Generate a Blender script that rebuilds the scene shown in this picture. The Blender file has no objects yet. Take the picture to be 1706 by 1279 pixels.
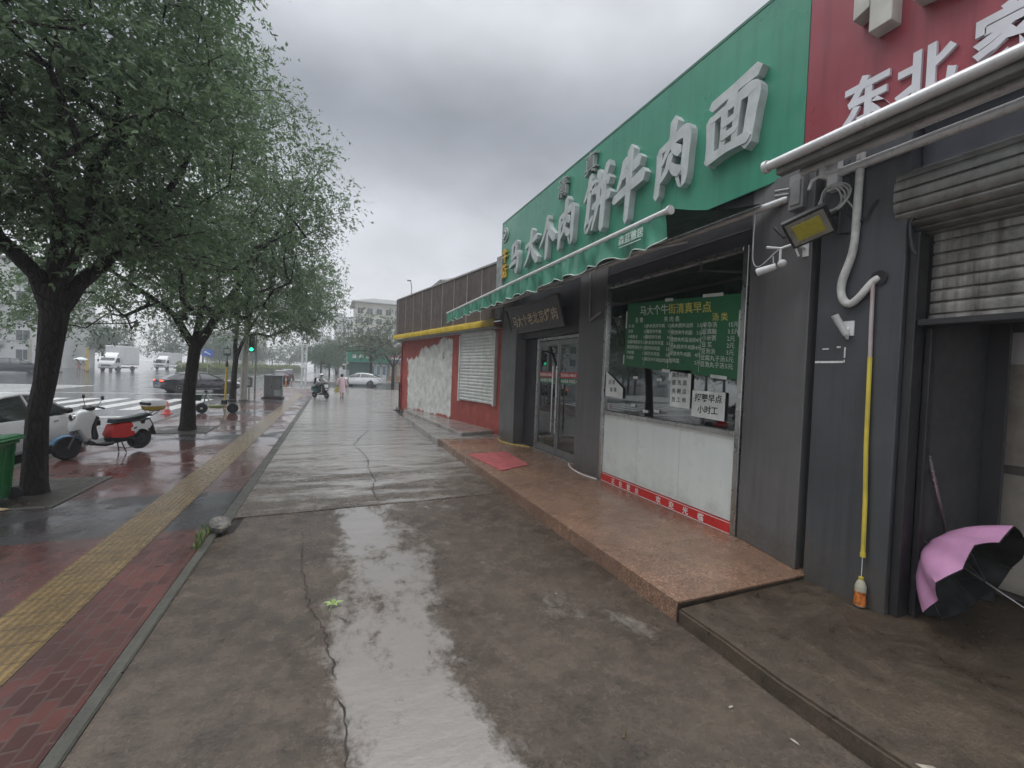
import bpy, bmesh, math, random
import numpy as np
from mathutils import Vector, Matrix

S = 4.0 / 3.0            # site units of the survey -> metres
scn = bpy.context.scene
col = scn.collection
R = math.radians

# ------------------------------------------------------------------ camera
def set_camera():
    yaw, pitch, roll, H = math.atan(300 / 724.0), 18.5 / 724.0, 0.038, 1.6 * S
    F = Vector((math.sin(yaw) * math.cos(pitch), math.cos(yaw) * math.cos(pitch), -math.sin(pitch)))
    R0 = Vector((math.cos(yaw), -math.sin(yaw), 0))
    U0 = R0.cross(F)
    Rr = R0 * math.cos(roll) + U0 * math.sin(roll)
    Ur = U0 * math.cos(roll) - R0 * math.sin(roll)
    cd = bpy.data.cameras.new("camera")
    cd.sensor_width = 36.0
    cd.lens = 36.0 * 724.0 / 1706.0
    cd.clip_start, cd.clip_end = 0.05, 3000
    co = bpy.data.objects.new("camera", cd)
    col.objects.link(co)
    M = Matrix((Rr, Ur, -F)).transposed().to_4x4()
    M.translation = (0, 0, H)
    co.matrix_world = M
    scn.camera = co
set_camera()

# ------------------------------------------------------------------ sky
SUN_EL, SUN_AZ = R(58), R(-70)      # high, veiled, on the street side
def make_world():
    w = bpy.data.worlds.new("World"); scn.world = w
    w.use_nodes = True
    nt = w.node_tree; N = nt.nodes; L = nt.links
    N.clear()
    out = N.new("ShaderNodeOutputWorld"); bg = N.new("ShaderNodeBackground")
    sky = N.new("ShaderNodeTexSky"); sky.sky_type = 'NISHITA'; sky.sun_disc = False
    sky.sun_elevation = SUN_EL; sky.sun_rotation = SUN_AZ
    tc = N.new("ShaderNodeTexCoord"); sep = N.new("ShaderNodeSeparateXYZ")
    L.new(tc.outputs['Generated'], sep.inputs[0])
    ramp = N.new("ShaderNodeValToRGB"); L.new(sep.outputs['Z'], ramp.inputs[0])
    e = ramp.color_ramp; e.interpolation = 'EASE'
    pts = [(0.0, (.170, .172, .178)), (.10, (.170, .172, .178)), (.26, (.125, .128, .137)), (.48, (.062, .066, .074)),
           (.64, (.12, .124, .132)), (.82, (.50, .51, .53)), (1.0, (.66, .68, .70))]
    e.elements[0].position = pts[0][0]; e.elements[0].color = (*pts[0][1], 1)
    e.elements[1].position = pts[-1][0]; e.elements[1].color = (*pts[-1][1], 1)
    for p, c in pts[1:-1]:
        k = e.elements.new(p); k.color = (*c, 1)
    mp = N.new("ShaderNodeMapping"); mp.inputs['Scale'].default_value = (1.6, 1.6, 3.2)
    mp.inputs['Rotation'].default_value = (.2, .1, .6)
    L.new(tc.outputs['Generated'], mp.inputs[0])
    nz = N.new("ShaderNodeTexNoise"); nz.inputs['Scale'].default_value = 1.9; nz.inputs['Detail'].default_value = 7
    nz.inputs['Roughness'].default_value = .5
    L.new(mp.outputs[0], nz.inputs['Vector'])
    mr = N.new("ShaderNodeMapRange"); mr.inputs[1].default_value = .3; mr.inputs[2].default_value = .7
    mr.inputs[3].default_value = 6.3; mr.inputs[4].default_value = 9.6
    L.new(nz.outputs[0], mr.inputs[0])
    vm = N.new("ShaderNodeVectorMath"); vm.operation = 'SCALE'
    L.new(ramp.outputs[0], vm.inputs[0]); L.new(mr.outputs[0], vm.inputs['Scale'])
    mul = N.new("ShaderNodeVectorMath"); mul.operation = 'SCALE'; mul.inputs['Scale'].default_value = 10 / 1.35
    L.new(vm.outputs[0], mul.inputs[0])
    mix = N.new("ShaderNodeMix"); mix.data_type = 'RGBA'; mix.inputs[0].default_value = .06
    L.new(mul.outputs[0], mix.inputs[6]); L.new(sky.outputs[0], mix.inputs[7])
    bg.inputs['Strength'].default_value = .1
    L.new(mix.outputs[2], bg.inputs['Color']); L.new(bg.outputs[0], out.inputs['Surface'])
make_world()

sd = bpy.data.lights.new("sun", 'SUN'); sd.energy = 0.7; sd.angle = R(25); sd.color = (1, .97, .92)
so = bpy.data.objects.new("sun", sd); col.objects.link(so)
dvec = Vector((math.sin(SUN_AZ) * math.cos(SUN_EL), math.cos(SUN_AZ) * math.cos(SUN_EL), math.sin(SUN_EL)))
so.rotation_euler = dvec.to_track_quat('Z', 'Y').to_euler(); so.location = (0, 0, 30)

scn.view_settings.view_transform = 'Standard'; scn.view_settings.look = 'None'
scn.view_settings.exposure = 0.0; scn.view_settings.gamma = 1.0
scn.render.engine = 'CYCLES'
cy = scn.cycles
cy.max_bounces = 8; cy.diffuse_bounces = 4; cy.glossy_bounces = 4; cy.transparent_max_bounces = 12
cy.volume_bounces = 0; cy.transmission_bounces = 4
cy.use_denoising = True
cy.sample_clamp_indirect = 6

# ------------------------------------------------------------------ materials
def nodes(name):
    m = bpy.data.materials.new(name); m.use_nodes = True
    nt = m.node_tree
    return m, nt, nt.nodes, nt.links, nt.nodes['Principled BSDF']

def fac_noise(N, L, vec, scale, detail=4, rough=.55, lo=.35, hi=.65, a=0., b=1., sc=None):
    src = vec
    if sc:
        mp = N.new("ShaderNodeMapping"); mp.inputs['Scale'].default_value = sc
        L.new(vec, mp.inputs[0]); src = mp.outputs[0]
    n = N.new("ShaderNodeTexNoise"); n.inputs['Scale'].default_value = scale
    n.inputs['Detail'].default_value = detail; n.inputs['Roughness'].default_value = rough
    L.new(src, n.inputs['Vector'])
    r = N.new("ShaderNodeMapRange"); r.inputs[1].default_value = lo; r.inputs[2].default_value = hi
    r.inputs[3].default_value = a; r.inputs[4].default_value = b
    L.new(n.outputs[0], r.inputs[0])
    return r.outputs[0]

def mixc(N, L, f, a, b):
    x = N.new("ShaderNodeMix"); x.data_type = 'RGBA'
    for i, v in ((0, f), (6, a), (7, b)):
        if hasattr(v, 'links'): L.new(v, x.inputs[i])
        elif i == 0: x.inputs[0].default_value = v
        else: x.inputs[i].default_value = (*v, 1) if len(v) == 3 else v
    return x.outputs[2]

def mth(N, L, op, a, b=None, c=None, clamp=False):
    x = N.new("ShaderNodeMath"); x.operation = op; x.use_clamp = clamp
    for i, v in enumerate((a, b, c)):
        if v is None: continue
        if hasattr(v, 'links'): L.new(v, x.inputs[i])
        else: x.inputs[i].default_value = v
    return x.outputs[0]

def mrange(N, L, v, lo, hi, a=0., b=1., smooth=True):
    r = N.new("ShaderNodeMapRange")
    if smooth: r.interpolation_type = 'SMOOTHSTEP'
    L.new(v, r.inputs[0])
    for i, k in zip((1, 2, 3, 4), (lo, hi, a, b)): r.inputs[i].default_value = k
    return r.outputs[0]

def bump(N, L, b, h, strength=.3, dist=.01):
    n = N.new("ShaderNodeBump")
    if hasattr(strength, 'links'): L.new(strength, n.inputs['Strength'])
    else: n.inputs['Strength'].default_value = strength
    n.inputs['Distance'].default_value = dist
    L.new(h, n.inputs['Height']); L.new(n.outputs[0], b.inputs['Normal'])
    return n

MAT = {}
def M(name, c, rough=.5, metal=0., var=.18, vs=3., streak=0., bmp=0., bs=60., coat=0., dirt=None, spec=.5, emit=0., splash=0., wave=0.):
    """weathered one-colour surface: blotches, optional vertical rain streaks, fine bump"""
    if name in MAT: return MAT[name]
    m, nt, N, L, b = nodes(name)
    tc = N.new("ShaderNodeTexCoord").outputs['Object']
    lo = tuple(max(0, k * (1 - var)) for k in c); hi = tuple(min(1, k * (1 + var)) for k in c)
    cc = mixc(N, L, fac_noise(N, L, tc, vs, 6, .6), lo, hi)
    if streak:
        f = fac_noise(N, L, tc, 1.0, 4, .6, .48, .72, 0, streak, sc=(9, 9, .5))
        cc = mixc(N, L, f, cc, dirt or tuple(k * .45 for k in c))
    if splash:
        sp_ = N.new("ShaderNodeSeparateXYZ"); L.new(tc, sp_.inputs[0])
        up_ = mth(N, L, 'ADD', sp_.outputs[2], fac_noise(N, L, tc, 3.0, 8, .75, .3, .7, -.35, .35))
        sm = mth(N, L, 'MULTIPLY', mrange(N, L, up_, .15, .75, 1, 0), fac_noise(N, L, tc, 22, 6, .75, .40, .60, .25, splash))
        cc = mixc(N, L, sm, cc, (.085, .070, .055))
        chip = fac_noise(N, L, tc, 6.5, 9, .8, .70, .715, 0, .8)
        cc = mixc(N, L, chip, cc, tuple(min(1, k * 2.2) for k in c))
    L.new(cc, b.inputs['Base Color'])
    L.new(fac_noise(N, L, tc, vs * 2.3, 5, .6, .3, .7, max(.02, rough * .75), min(1, rough * 1.3)), b.inputs['Roughness'])
    b.inputs['Metallic'].default_value = metal
    b.inputs['Specular IOR Level'].default_value = spec
    if coat:
        b.inputs['Coat Weight'].default_value = coat; b.inputs['Coat Roughness'].default_value = .05
    if bmp: bump(N, L, b, fac_noise(N, L, tc, bs, 5, .6), bmp, .004)
    if wave: bump(N, L, b, fac_noise(N, L, tc, .9, 3, .5, .2, .8), wave, .05)
    if emit:
        b.inputs['Emission Color'].default_value = (*c, 1); b.inputs['Emission Strength'].default_value = emit
    MAT[name] = m
    return m

def mat_concrete(name, dark, light, puddle=0., rough=.42, grad=None, seed=0., band=None, moss=0., sky_sheen=None, ripple=.03, wsc=(1.25, .62, 1), wns=.75, soft=.06):
    m, nt, N, L, b = nodes(name)
    pos = N.new("ShaderNodeNewGeometry").outputs['Position']
    mp = N.new("ShaderNodeMapping"); mp.inputs['Location'].default_value = (seed, seed * .7, 0)
    L.new(pos, mp.inputs[0]); p = mp.outputs[0]
    sep = N.new("ShaderNodeSeparateXYZ"); L.new(pos, sep.inputs[0])
    big = fac_noise(N, L, p, .8, 6, .65, .36, .64)
    mid = fac_noise(N, L, p, 4.5, 9, .78, .37, .63)
    fine = fac_noise(N, L, p, 48, 5, .8, .36, .64)
    f = mth(N, L, 'ADD', mth(N, L, 'MULTIPLY', big, .45), mth(N, L, 'MULTIPLY', mid, .55))
    cc = mixc(N, L, f, dark, light)
    cc = mixc(N, L, mth(N, L, 'MULTIPLY', fine, .55), cc, tuple(k * .5 for k in dark))
    spk = fac_noise(N, L, p, 150, 2, .5, .70, .74)
    cc = mixc(N, L, mth(N, L, 'MULTIPLY', spk, .5), cc, tuple(min(1, k * 2.2) for k in light))
    if moss:
        cc = mixc(N, L, fac_noise(N, L, p, 1.7, 7, .7, .55, .7, 0, moss), cc, (.035, .04, .02))
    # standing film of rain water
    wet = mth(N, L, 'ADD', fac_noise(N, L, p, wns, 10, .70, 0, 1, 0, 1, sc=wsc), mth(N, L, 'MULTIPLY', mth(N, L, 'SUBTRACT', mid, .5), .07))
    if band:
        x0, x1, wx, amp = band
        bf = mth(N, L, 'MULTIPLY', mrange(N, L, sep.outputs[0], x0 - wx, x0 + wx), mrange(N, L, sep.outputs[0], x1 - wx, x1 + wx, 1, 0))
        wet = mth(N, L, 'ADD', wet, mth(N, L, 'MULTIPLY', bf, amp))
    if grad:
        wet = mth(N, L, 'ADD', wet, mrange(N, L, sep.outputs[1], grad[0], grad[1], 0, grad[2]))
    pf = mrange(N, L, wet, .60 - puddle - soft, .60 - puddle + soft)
    cc = mixc(N, L, mth(N, L, 'MULTIPLY', pf, .75), cc, sky_sheen or tuple(k * .8 for k in light))  # wet patches painted paler to carry the sky's reflection
    L.new(cc, b.inputs['Base Color'])
    rr = mixc(N, L, mid, (rough * .6,) * 3, (rough * 1.25,) * 3)
    rr = mixc(N, L, pf, rr, (.085,) * 3)
    L.new(rr, b.inputs['Roughness'])
    b.inputs['IOR'].default_value = 1.55
    L.new(mrange(N, L, pf, 0, 1, .5, 1.0, False), b.inputs['Specular IOR Level'])
    rip = fac_noise(N, L, p, 1.15, 6, .62, .2, .8, sc=(1, 1.7, 1))
    h = mth(N, L, 'MULTIPLY', mth(N, L, 'ADD', mth(N, L, 'MULTIPLY', mid, .6), mth(N, L, 'MULTIPLY', fine, .35)), mth(N, L, 'SUBTRACT', 1.0, mth(N, L, 'MULTIPLY', pf, .93)))
    b1 = bump(N, L, b, h, .55, .012)
    b2 = N.new("ShaderNodeBump"); b2.inputs['Strength'].default_value = .8
    L.new(mrange(N, L, sep.outputs[1], 4.5, 11.0, .008, ripple), b2.inputs['Distance'])
    L.new(rip, b2.inputs['Height']); L.new(b1.outputs[0], b2.inputs['Normal']); L.new(b2.outputs[0], b.inputs['Normal'])
    MAT[name] = m
    return m

def mat_asphalt():
    m = mat_concrete("wet_asphalt", (.028, .029, .031), (.060, .061, .064), .22, .33, seed=3.3)
    return m

def mat_pavers():
    m, nt, N, L, b = nodes("red_pavers")
    pos = N.new("ShaderNodeNewGeometry").outputs['Position']
    sep = N.new("ShaderNodeSeparateXYZ"); L.new(pos, sep.inputs[0])
    mp = N.new("ShaderNodeMapping"); mp.inputs['Rotation'].default_value = (0, 0, R(90))
    L.new(pos, mp.inputs[0])
    br = N.new("ShaderNodeTexBrick"); L.new(mp.outputs[0], br.inputs['Vector'])
    br.inputs['Scale'].default_value = 1.0; br.inputs['Brick Width'].default_value = .20; br.inputs['Row Height'].default_value = .10
    br.inputs['Mortar Size'].default_value = .008; br.inputs['Mortar Smooth'].default_value = .2; br.offset = .5
    br.inputs['Color1'].default_value = (.118, .040, .034, 1); br.inputs['Color2'].default_value = (.058, .023, .022, 1)
    br.inputs['Mortar'].default_value = (.088, .055, .047, 1); br.inputs['Bias'].default_value = 0
    br2 = N.new("ShaderNodeTexBrick"); L.new(mp.outputs[0], br2.inputs['Vector'])
    for k in ('Scale', 'Brick Width', 'Row Height', 'Mortar Size', 'Mortar Smooth'): br2.inputs[k].default_value = br.inputs[k].default_value
    br2.inputs['Color1'].default_value = (.055, .056, .060, 1); br2.inputs['Color2'].default_value = (.040, .041, .045, 1)
    br2.inputs['Mortar'].default_value = (.022, .022, .022, 1)
    y = sep.outputs[1]
    band = None
    for y0, y1 in ((6.55, 8.35), (13.6, 15.4), (20.6, 22.4), (27.6, 29.4)):
        k = mth(N, L, 'MULTIPLY', mth(N, L, 'GREATER_THAN', y, y0), mth(N, L, 'LESS_THAN', y, y1))
        band = k if band is None else mth(N, L, 'MAXIMUM', band, k)
    cc = mixc(N, L, band, br.outputs['Color'], br2.outputs['Color'])
    st = fac_noise(N, L, pos, .9, 6, .65, .4, .66, 0, .65)
    cc = mixc(N, L, st, cc, (.045, .030, .026))
    L.new(cc, b.inputs['Base Color'])
    wet = fac_noise(N, L, pos, 1.0, 6, .6, .40, .56)
    wet = mth(N, L, 'MULTIPLY', wet, mrange(N, L, y, 4.0, 9.5, .30, 1.0), clamp=True)
    L.new(mixc(N, L, wet, (.38,) * 3, (.075,) * 3), b.inputs['Roughness'])
    b.inputs['Specular IOR Level'].default_value = .55
    rip = fac_noise(N, L, pos, 5, 4, .6, .2, .8)
    inv = mth(N, L, 'SUBTRACT', 1.0, br.outputs['Fac'])
    h = mth(N, L, 'ADD', mth(N, L, 'MULTIPLY', inv, .35), mth(N, L, 'MULTIPLY', rip, .6))
    bump(N, L, b, h, .42, .012)
    MAT["red_pavers"] = m
    return m

def mat_tactile():
    m, nt, N, L, b = nodes("yellow_tactile")
    pos = N.new("ShaderNodeNewGeometry").outputs['Position']
    sep = N.new("ShaderNodeSeparateXYZ"); L.new(pos, sep.inputs[0])
    sx = mth(N, L, 'SINE', mth(N, L, 'MULTIPLY', sep.outputs[0], 2 * math.pi / .0615))
    rib = mrange(N, L, sx, -.3, .5)
    fy = mth(N, L, 'FRACT', mth(N, L, 'MULTIPLY', sep.outputs[1], 1 / .25))
    jt = mth(N, L, 'MULTIPLY', mrange(N, L, fy, .0, .05), mrange(N, L, fy, .95, 1.0, 1, 0))
    big = fac_noise(N, L, pos, 2.2, 7, .7, .35, .65)
    wear = fac_noise(N, L, pos, 14, 6, .75, .35, .65)
    cc = mixc(N, L, mth(N, L, 'ADD', mth(N, L, 'MULTIPLY', big, .6), mth(N, L, 'MULTIPLY', wear, .4)), (.095, .062, .027), (.235, .155, .058))
    cc = mixc(N, L, mth(N, L, 'MULTIPLY', mth(N, L, 'SUBTRACT', 1.0, rib), .62), cc, (.07, .05, .03))
    cc = mixc(N, L, mth(N, L, 'MULTIPLY', mth(N, L, 'SUBTRACT', 1.0, jt), .7), cc, (.05, .035, .025))
    L.new(cc, b.inputs['Base Color'])
    L.new(mixc(N, L, wear, (.13,) * 3, (.36,) * 3), b.inputs['Roughness'])
    h = mth(N, L, 'ADD', mth(N, L, 'MULTIPLY', mth(N, L, 'MULTIPLY', rib, jt), .7), mth(N, L, 'MULTIPLY', wear, .3))
    bump(N, L, b, h, .6, .006)
    MAT["yellow_tactile"] = m
    return m

def mat_granite():
    m, nt, N, L, b = nodes("red_granite")
    pos = N.new("ShaderNodeNewGeometry").outputs['Position']
    f1 = fac_noise(N, L, pos, 60, 5, .85, .42, .58)
    f2 = fac_noise(N, L, pos, 28, 4, .75, .45, .6)
    big = fac_noise(N, L, pos, 1.1, 5, .6, .35, .65)
    cc = mixc(N, L, f1, (.090, .046, .030), (.52, .325, .215))
    cc = mixc(N, L, mth(N, L, 'MULTIPLY', f2, .45), cc, (.17, .085, .06))
    mid = fac_noise(N, L, pos, 7, 6, .7, .38, .62)
    cc = mixc(N, L, mth(N, L, 'MULTIPLY', mid, .4), cc, (.10, .06, .045))
    cc = mixc(N, L, mth(N, L, 'MULTIPLY', big, .45), cc, (.075, .050, .042))
    sep = N.new("ShaderNodeSeparateXYZ"); L.new(pos, sep.inputs[0])
    fy = mth(N, L, 'FRACT', mth(N, L, 'MULTIPLY', sep.outputs[1], 1 / .8))
    fx = mth(N, L, 'FRACT', mth(N, L, 'MULTIPLY', mth(N, L, 'SUBTRACT', sep.outputs[0], 2.87), 1 / .62))
    j = mth(N, L, 'MINIMUM', mrange(N, L, fy, 0, .007), mrange(N, L, fx, 0, .008))
    cc = mixc(N, L, mth(N, L, 'MULTIPLY', mth(N, L, 'SUBTRACT', 1.0, j), .75), cc, (.03, .02, .017))
    L.new(cc, b.inputs['Base Color'])
    wet = fac_noise(N, L, pos, 1.6, 6, .65, .42, .6)
    L.new(mixc(N, L, wet, (.36,) * 3, (.16,) * 3), b.inputs['Roughness'])
    bump(N, L, b, mth(N, L, 'ADD', mth(N, L, 'MULTIPLY', f2, .2), mth(N, L, 'ADD', j, mth(N, L, 'MULTIPLY', wet, .25))), .22, .006)
    MAT["red_granite"] = m
    return m

def mat_leaf(name, a, bcol, rough=.4, transl=.28):
    m, nt, N, L, b = nodes(name)
    g = N.new("ShaderNodeNewGeometry")
    tc = N.new("ShaderNodeTexCoord").outputs['Object']
    big = fac_noise(N, L, tc, .9, 3, .5, .35, .65)
    f = mth(N, L, 'ADD', mth(N, L, 'MULTIPLY', g.outputs['Random Per Island'], .6), mth(N, L, 'MULTIPLY', big, .4))
    cc = mixc(N, L, f, a, bcol)
    L.new(cc, b.inputs['Base Color']); b.inputs['Roughness'].default_value = rough
    b.inputs['Specular IOR Level'].default_value = .5
    tr = N.new("ShaderNodeBsdfTranslucent"); L.new(cc, tr.inputs[0])
    mx = N.new("ShaderNodeMixShader"); mx.inputs[0].default_value = transl
    L.new(b.outputs[0], mx.inputs[1]); L.new(tr.outputs[0], mx.inputs[2])
    L.new(mx.outputs[0], N['Material Output'].inputs['Surface'])
    MAT[name] = m
    return m

def mat_bark():
    m, nt, N, L, b = nodes("wet_bark")
    tc = N.new("ShaderNodeTexCoord").outputs['Object']
    f = fac_noise(N, L, tc, 9, 7, .7, .35, .65, sc=(3, 3, .55))
    k = fac_noise(N, L, tc, 1.3, 4, .6, .35, .65)
    cc = mixc(N, L, f, (.008, .006, .0052), (.050, .036, .030))
    cc = mixc(N, L, mth(N, L, 'MULTIPLY', k, .5), cc, (.013, .011, .010))
    L.new(cc, b.inputs['Base Color']); b.inputs['Roughness'].default_value = .6; b.inputs['Specular IOR Level'].default_value = .3
    cr = N.new('ShaderNodeTexVoronoi'); cr.feature = 'DISTANCE_TO_EDGE'; cr.inputs['Scale'].default_value = 11
    mpv = N.new('ShaderNodeMapping'); mpv.inputs['Scale'].default_value = (1.6, 1.6, .42); L.new(tc, mpv.inputs[0]); L.new(mpv.outputs[0], cr.inputs['Vector'])
    ck = mrange(N, L, cr.outputs['Distance'], .0, .13)
    cc2 = mixc(N, L, ck, (.006, .005, .0045), cc); L.new(cc2, b.inputs['Base Color'])
    bump(N, L, b, mth(N, L, 'ADD', mth(N, L, 'MULTIPLY', f, .6), ck), 1.0, .03)
    MAT["wet_bark"] = m
    return m

def mat_glass(name, tint=(.55, .58, .57), refl=.10):
    m, nt, N, L, b = nodes(name)
    N.remove(b)
    lw = N.new("ShaderNodeLayerWeight"); lw.inputs[0].default_value = .5
    fc = mth(N, L, 'ADD', mth(N, L, 'MULTIPLY', mth(N, L, 'POWER', lw.outputs['Facing'], 5.0), .9), .05)
    tp = N.new("ShaderNodeBsdfTransparent"); tp.inputs[0].default_value = (*tint, 1)
    gl = N.new("ShaderNodeBsdfGlossy"); gl.inputs['Roughness'].default_value = .02; gl.inputs[0].default_value = (.9, .93, .93, 1)
    f = mth(N, L, 'ADD', fc, refl, clamp=True)
    mx = N.new("ShaderNodeMixShader"); L.new(f, mx.inputs[0]); L.new(tp.outputs[0], mx.inputs[1]); L.new(gl.outputs[0], mx.inputs[2])
    L.new(mx.outputs[0], N['Material Output'].inputs['Surface'])
    MAT[name] = m
    return m

def mat_peel():
    """red render with a big peeled patch of dirty white plaster"""
    m, nt, N, L, b = nodes("peeling_wall")
    tc = N.new("ShaderNodeTexCoord").outputs['Object']
    sep = N.new("ShaderNodeSeparateXYZ"); L.new(tc, sep.inputs[0])
    y, z = sep.outputs[1], sep.outputs[2]
    n = fac_noise(N, L, tc, 1.3, 7, .65, 0, 1)
    jit = mth(N, L, 'MULTIPLY', mth(N, L, 'SUBTRACT', n, .5), 1.7)
    jy = mth(N, L, 'ADD', y, jit)
    scuff = fac_noise(N, L, tc, 2.1, 9, .8, .57, .63, 0, .6)
    patch = mth(N, L, 'MULTIPLY', mrange(N, L, y, 16.0, 16.04), mrange(N, L, jy, 20.75, 20.85, 1, 0))
    top = mrange(N, L, mth(N, L, 'ADD', mth(N, L, 'ADD', z, mth(N, L, 'MULTIPLY', jit, .8)), mth(N, L, 'MULTIPLY', mth(N, L, 'MAXIMUM', mth(N, L, 'SUBTRACT', y, 17.3), 0.0), .22)), 3.28, 3.34, 1, 0)
    low = mrange(N, L, mth(N, L, 'ADD', z, mth(N, L, 'MULTIPLY', jit, .6)), .30, .36)
    patch = mth(N, L, 'MULTIPLY', mth(N, L, 'MULTIPLY', patch, top), low)
    red = mixc(N, L, fac_noise(N, L, tc, 2.5, 6, .65), (.26, .045, .035), (.40, .085, .065))
    red = mixc(N, L, fac_noise(N, L, tc, 1, 5, .6, .5, .72, 0, .55, sc=(6, 6, .5)), red, (.16, .035, .03))
    wh = mixc(N, L, fac_noise(N, L, tc, 3.2, 7, .7, .35, .65), (.44, .44, .42), (.72, .73, .70))
    wh = mixc(N, L, fac_noise(N, L, tc, 5.5, 8, .78, .63, .66, 0, .5), wh, (.24, .17, .15))
    wh = mixc(N, L, scuff, wh, (.20, .17, .155))
    wh = mixc(N, L, fac_noise(N, L, tc, 2.0, 5, .7, .66, .70, 0, .8), wh, (.38, .11, .09))
    cc = mixc(N, L, patch, red, wh)
    L.new(cc, b.inputs['Base Color']); b.inputs['Roughness'].default_value = .55
    bump(N, L, b, mth(N, L, 'ADD', patch, mth(N, L, 'MULTIPLY', n, .3)), .12, .006)
    MAT["peeling_wall"] = m
    return m

ASPHALT = mat_asphalt(); PAVER = mat_pavers(); TACT = mat_tactile(); GRANITE = mat_granite()
LEAF = mat_leaf("ash_leaf", (.066, .118, .060), (.190, .270, .140), .34, .46)
LEAF_FAR = mat_leaf("far_leaf", (.05, .095, .055), (.11, .17, .095), .6)
LEAF_BROWN = mat_leaf("dull_leaf", (.060, .085, .050), (.14, .17, .10), .5)
LEAF_HEDGE = mat_leaf("hedge_leaf", (.09, .14, .03), (.22, .26, .06), .6)
BARK = mat_bark(); GLASS = mat_glass("shop_glass", (.5, .54, .53), .20); GLASS2 = mat_glass("door_glass", (.42, .47, .46), .12)
PEEL = mat_peel()
SLABN = mat_concrete("concrete_near", (.024, .0155, .0095), (.142, .105, .076), -.045, .27, None, 0, (.10, 1.02, .34, .225), .25, (.225, .207, .187), soft=.065)  # pale grey of the wet band: sky reflection painted into the colour
SLABF = mat_concrete("concrete_far", (.038, .026, .017), (.175, .140, .108), -.03, .28, (6.6, 12, .20), 5.1, (-.2, 2.0, .7, .06), .2, (.33, .315, .295), .085, (.55, 1.9, 1), .9, .08)  # far slab: still paler wet tone painted for the reflected sky
RAMPM = mat_concrete("concrete_ramp", (.026, .017, .011), (.135, .100, .068), -.10, .40, None, 9.4, None, .5)
KERBM = mat_concrete("concrete_kerb", (.032, .031, .024), (.110, .105, .085), -.1, .5, None, 2.2, None, .5)

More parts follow.
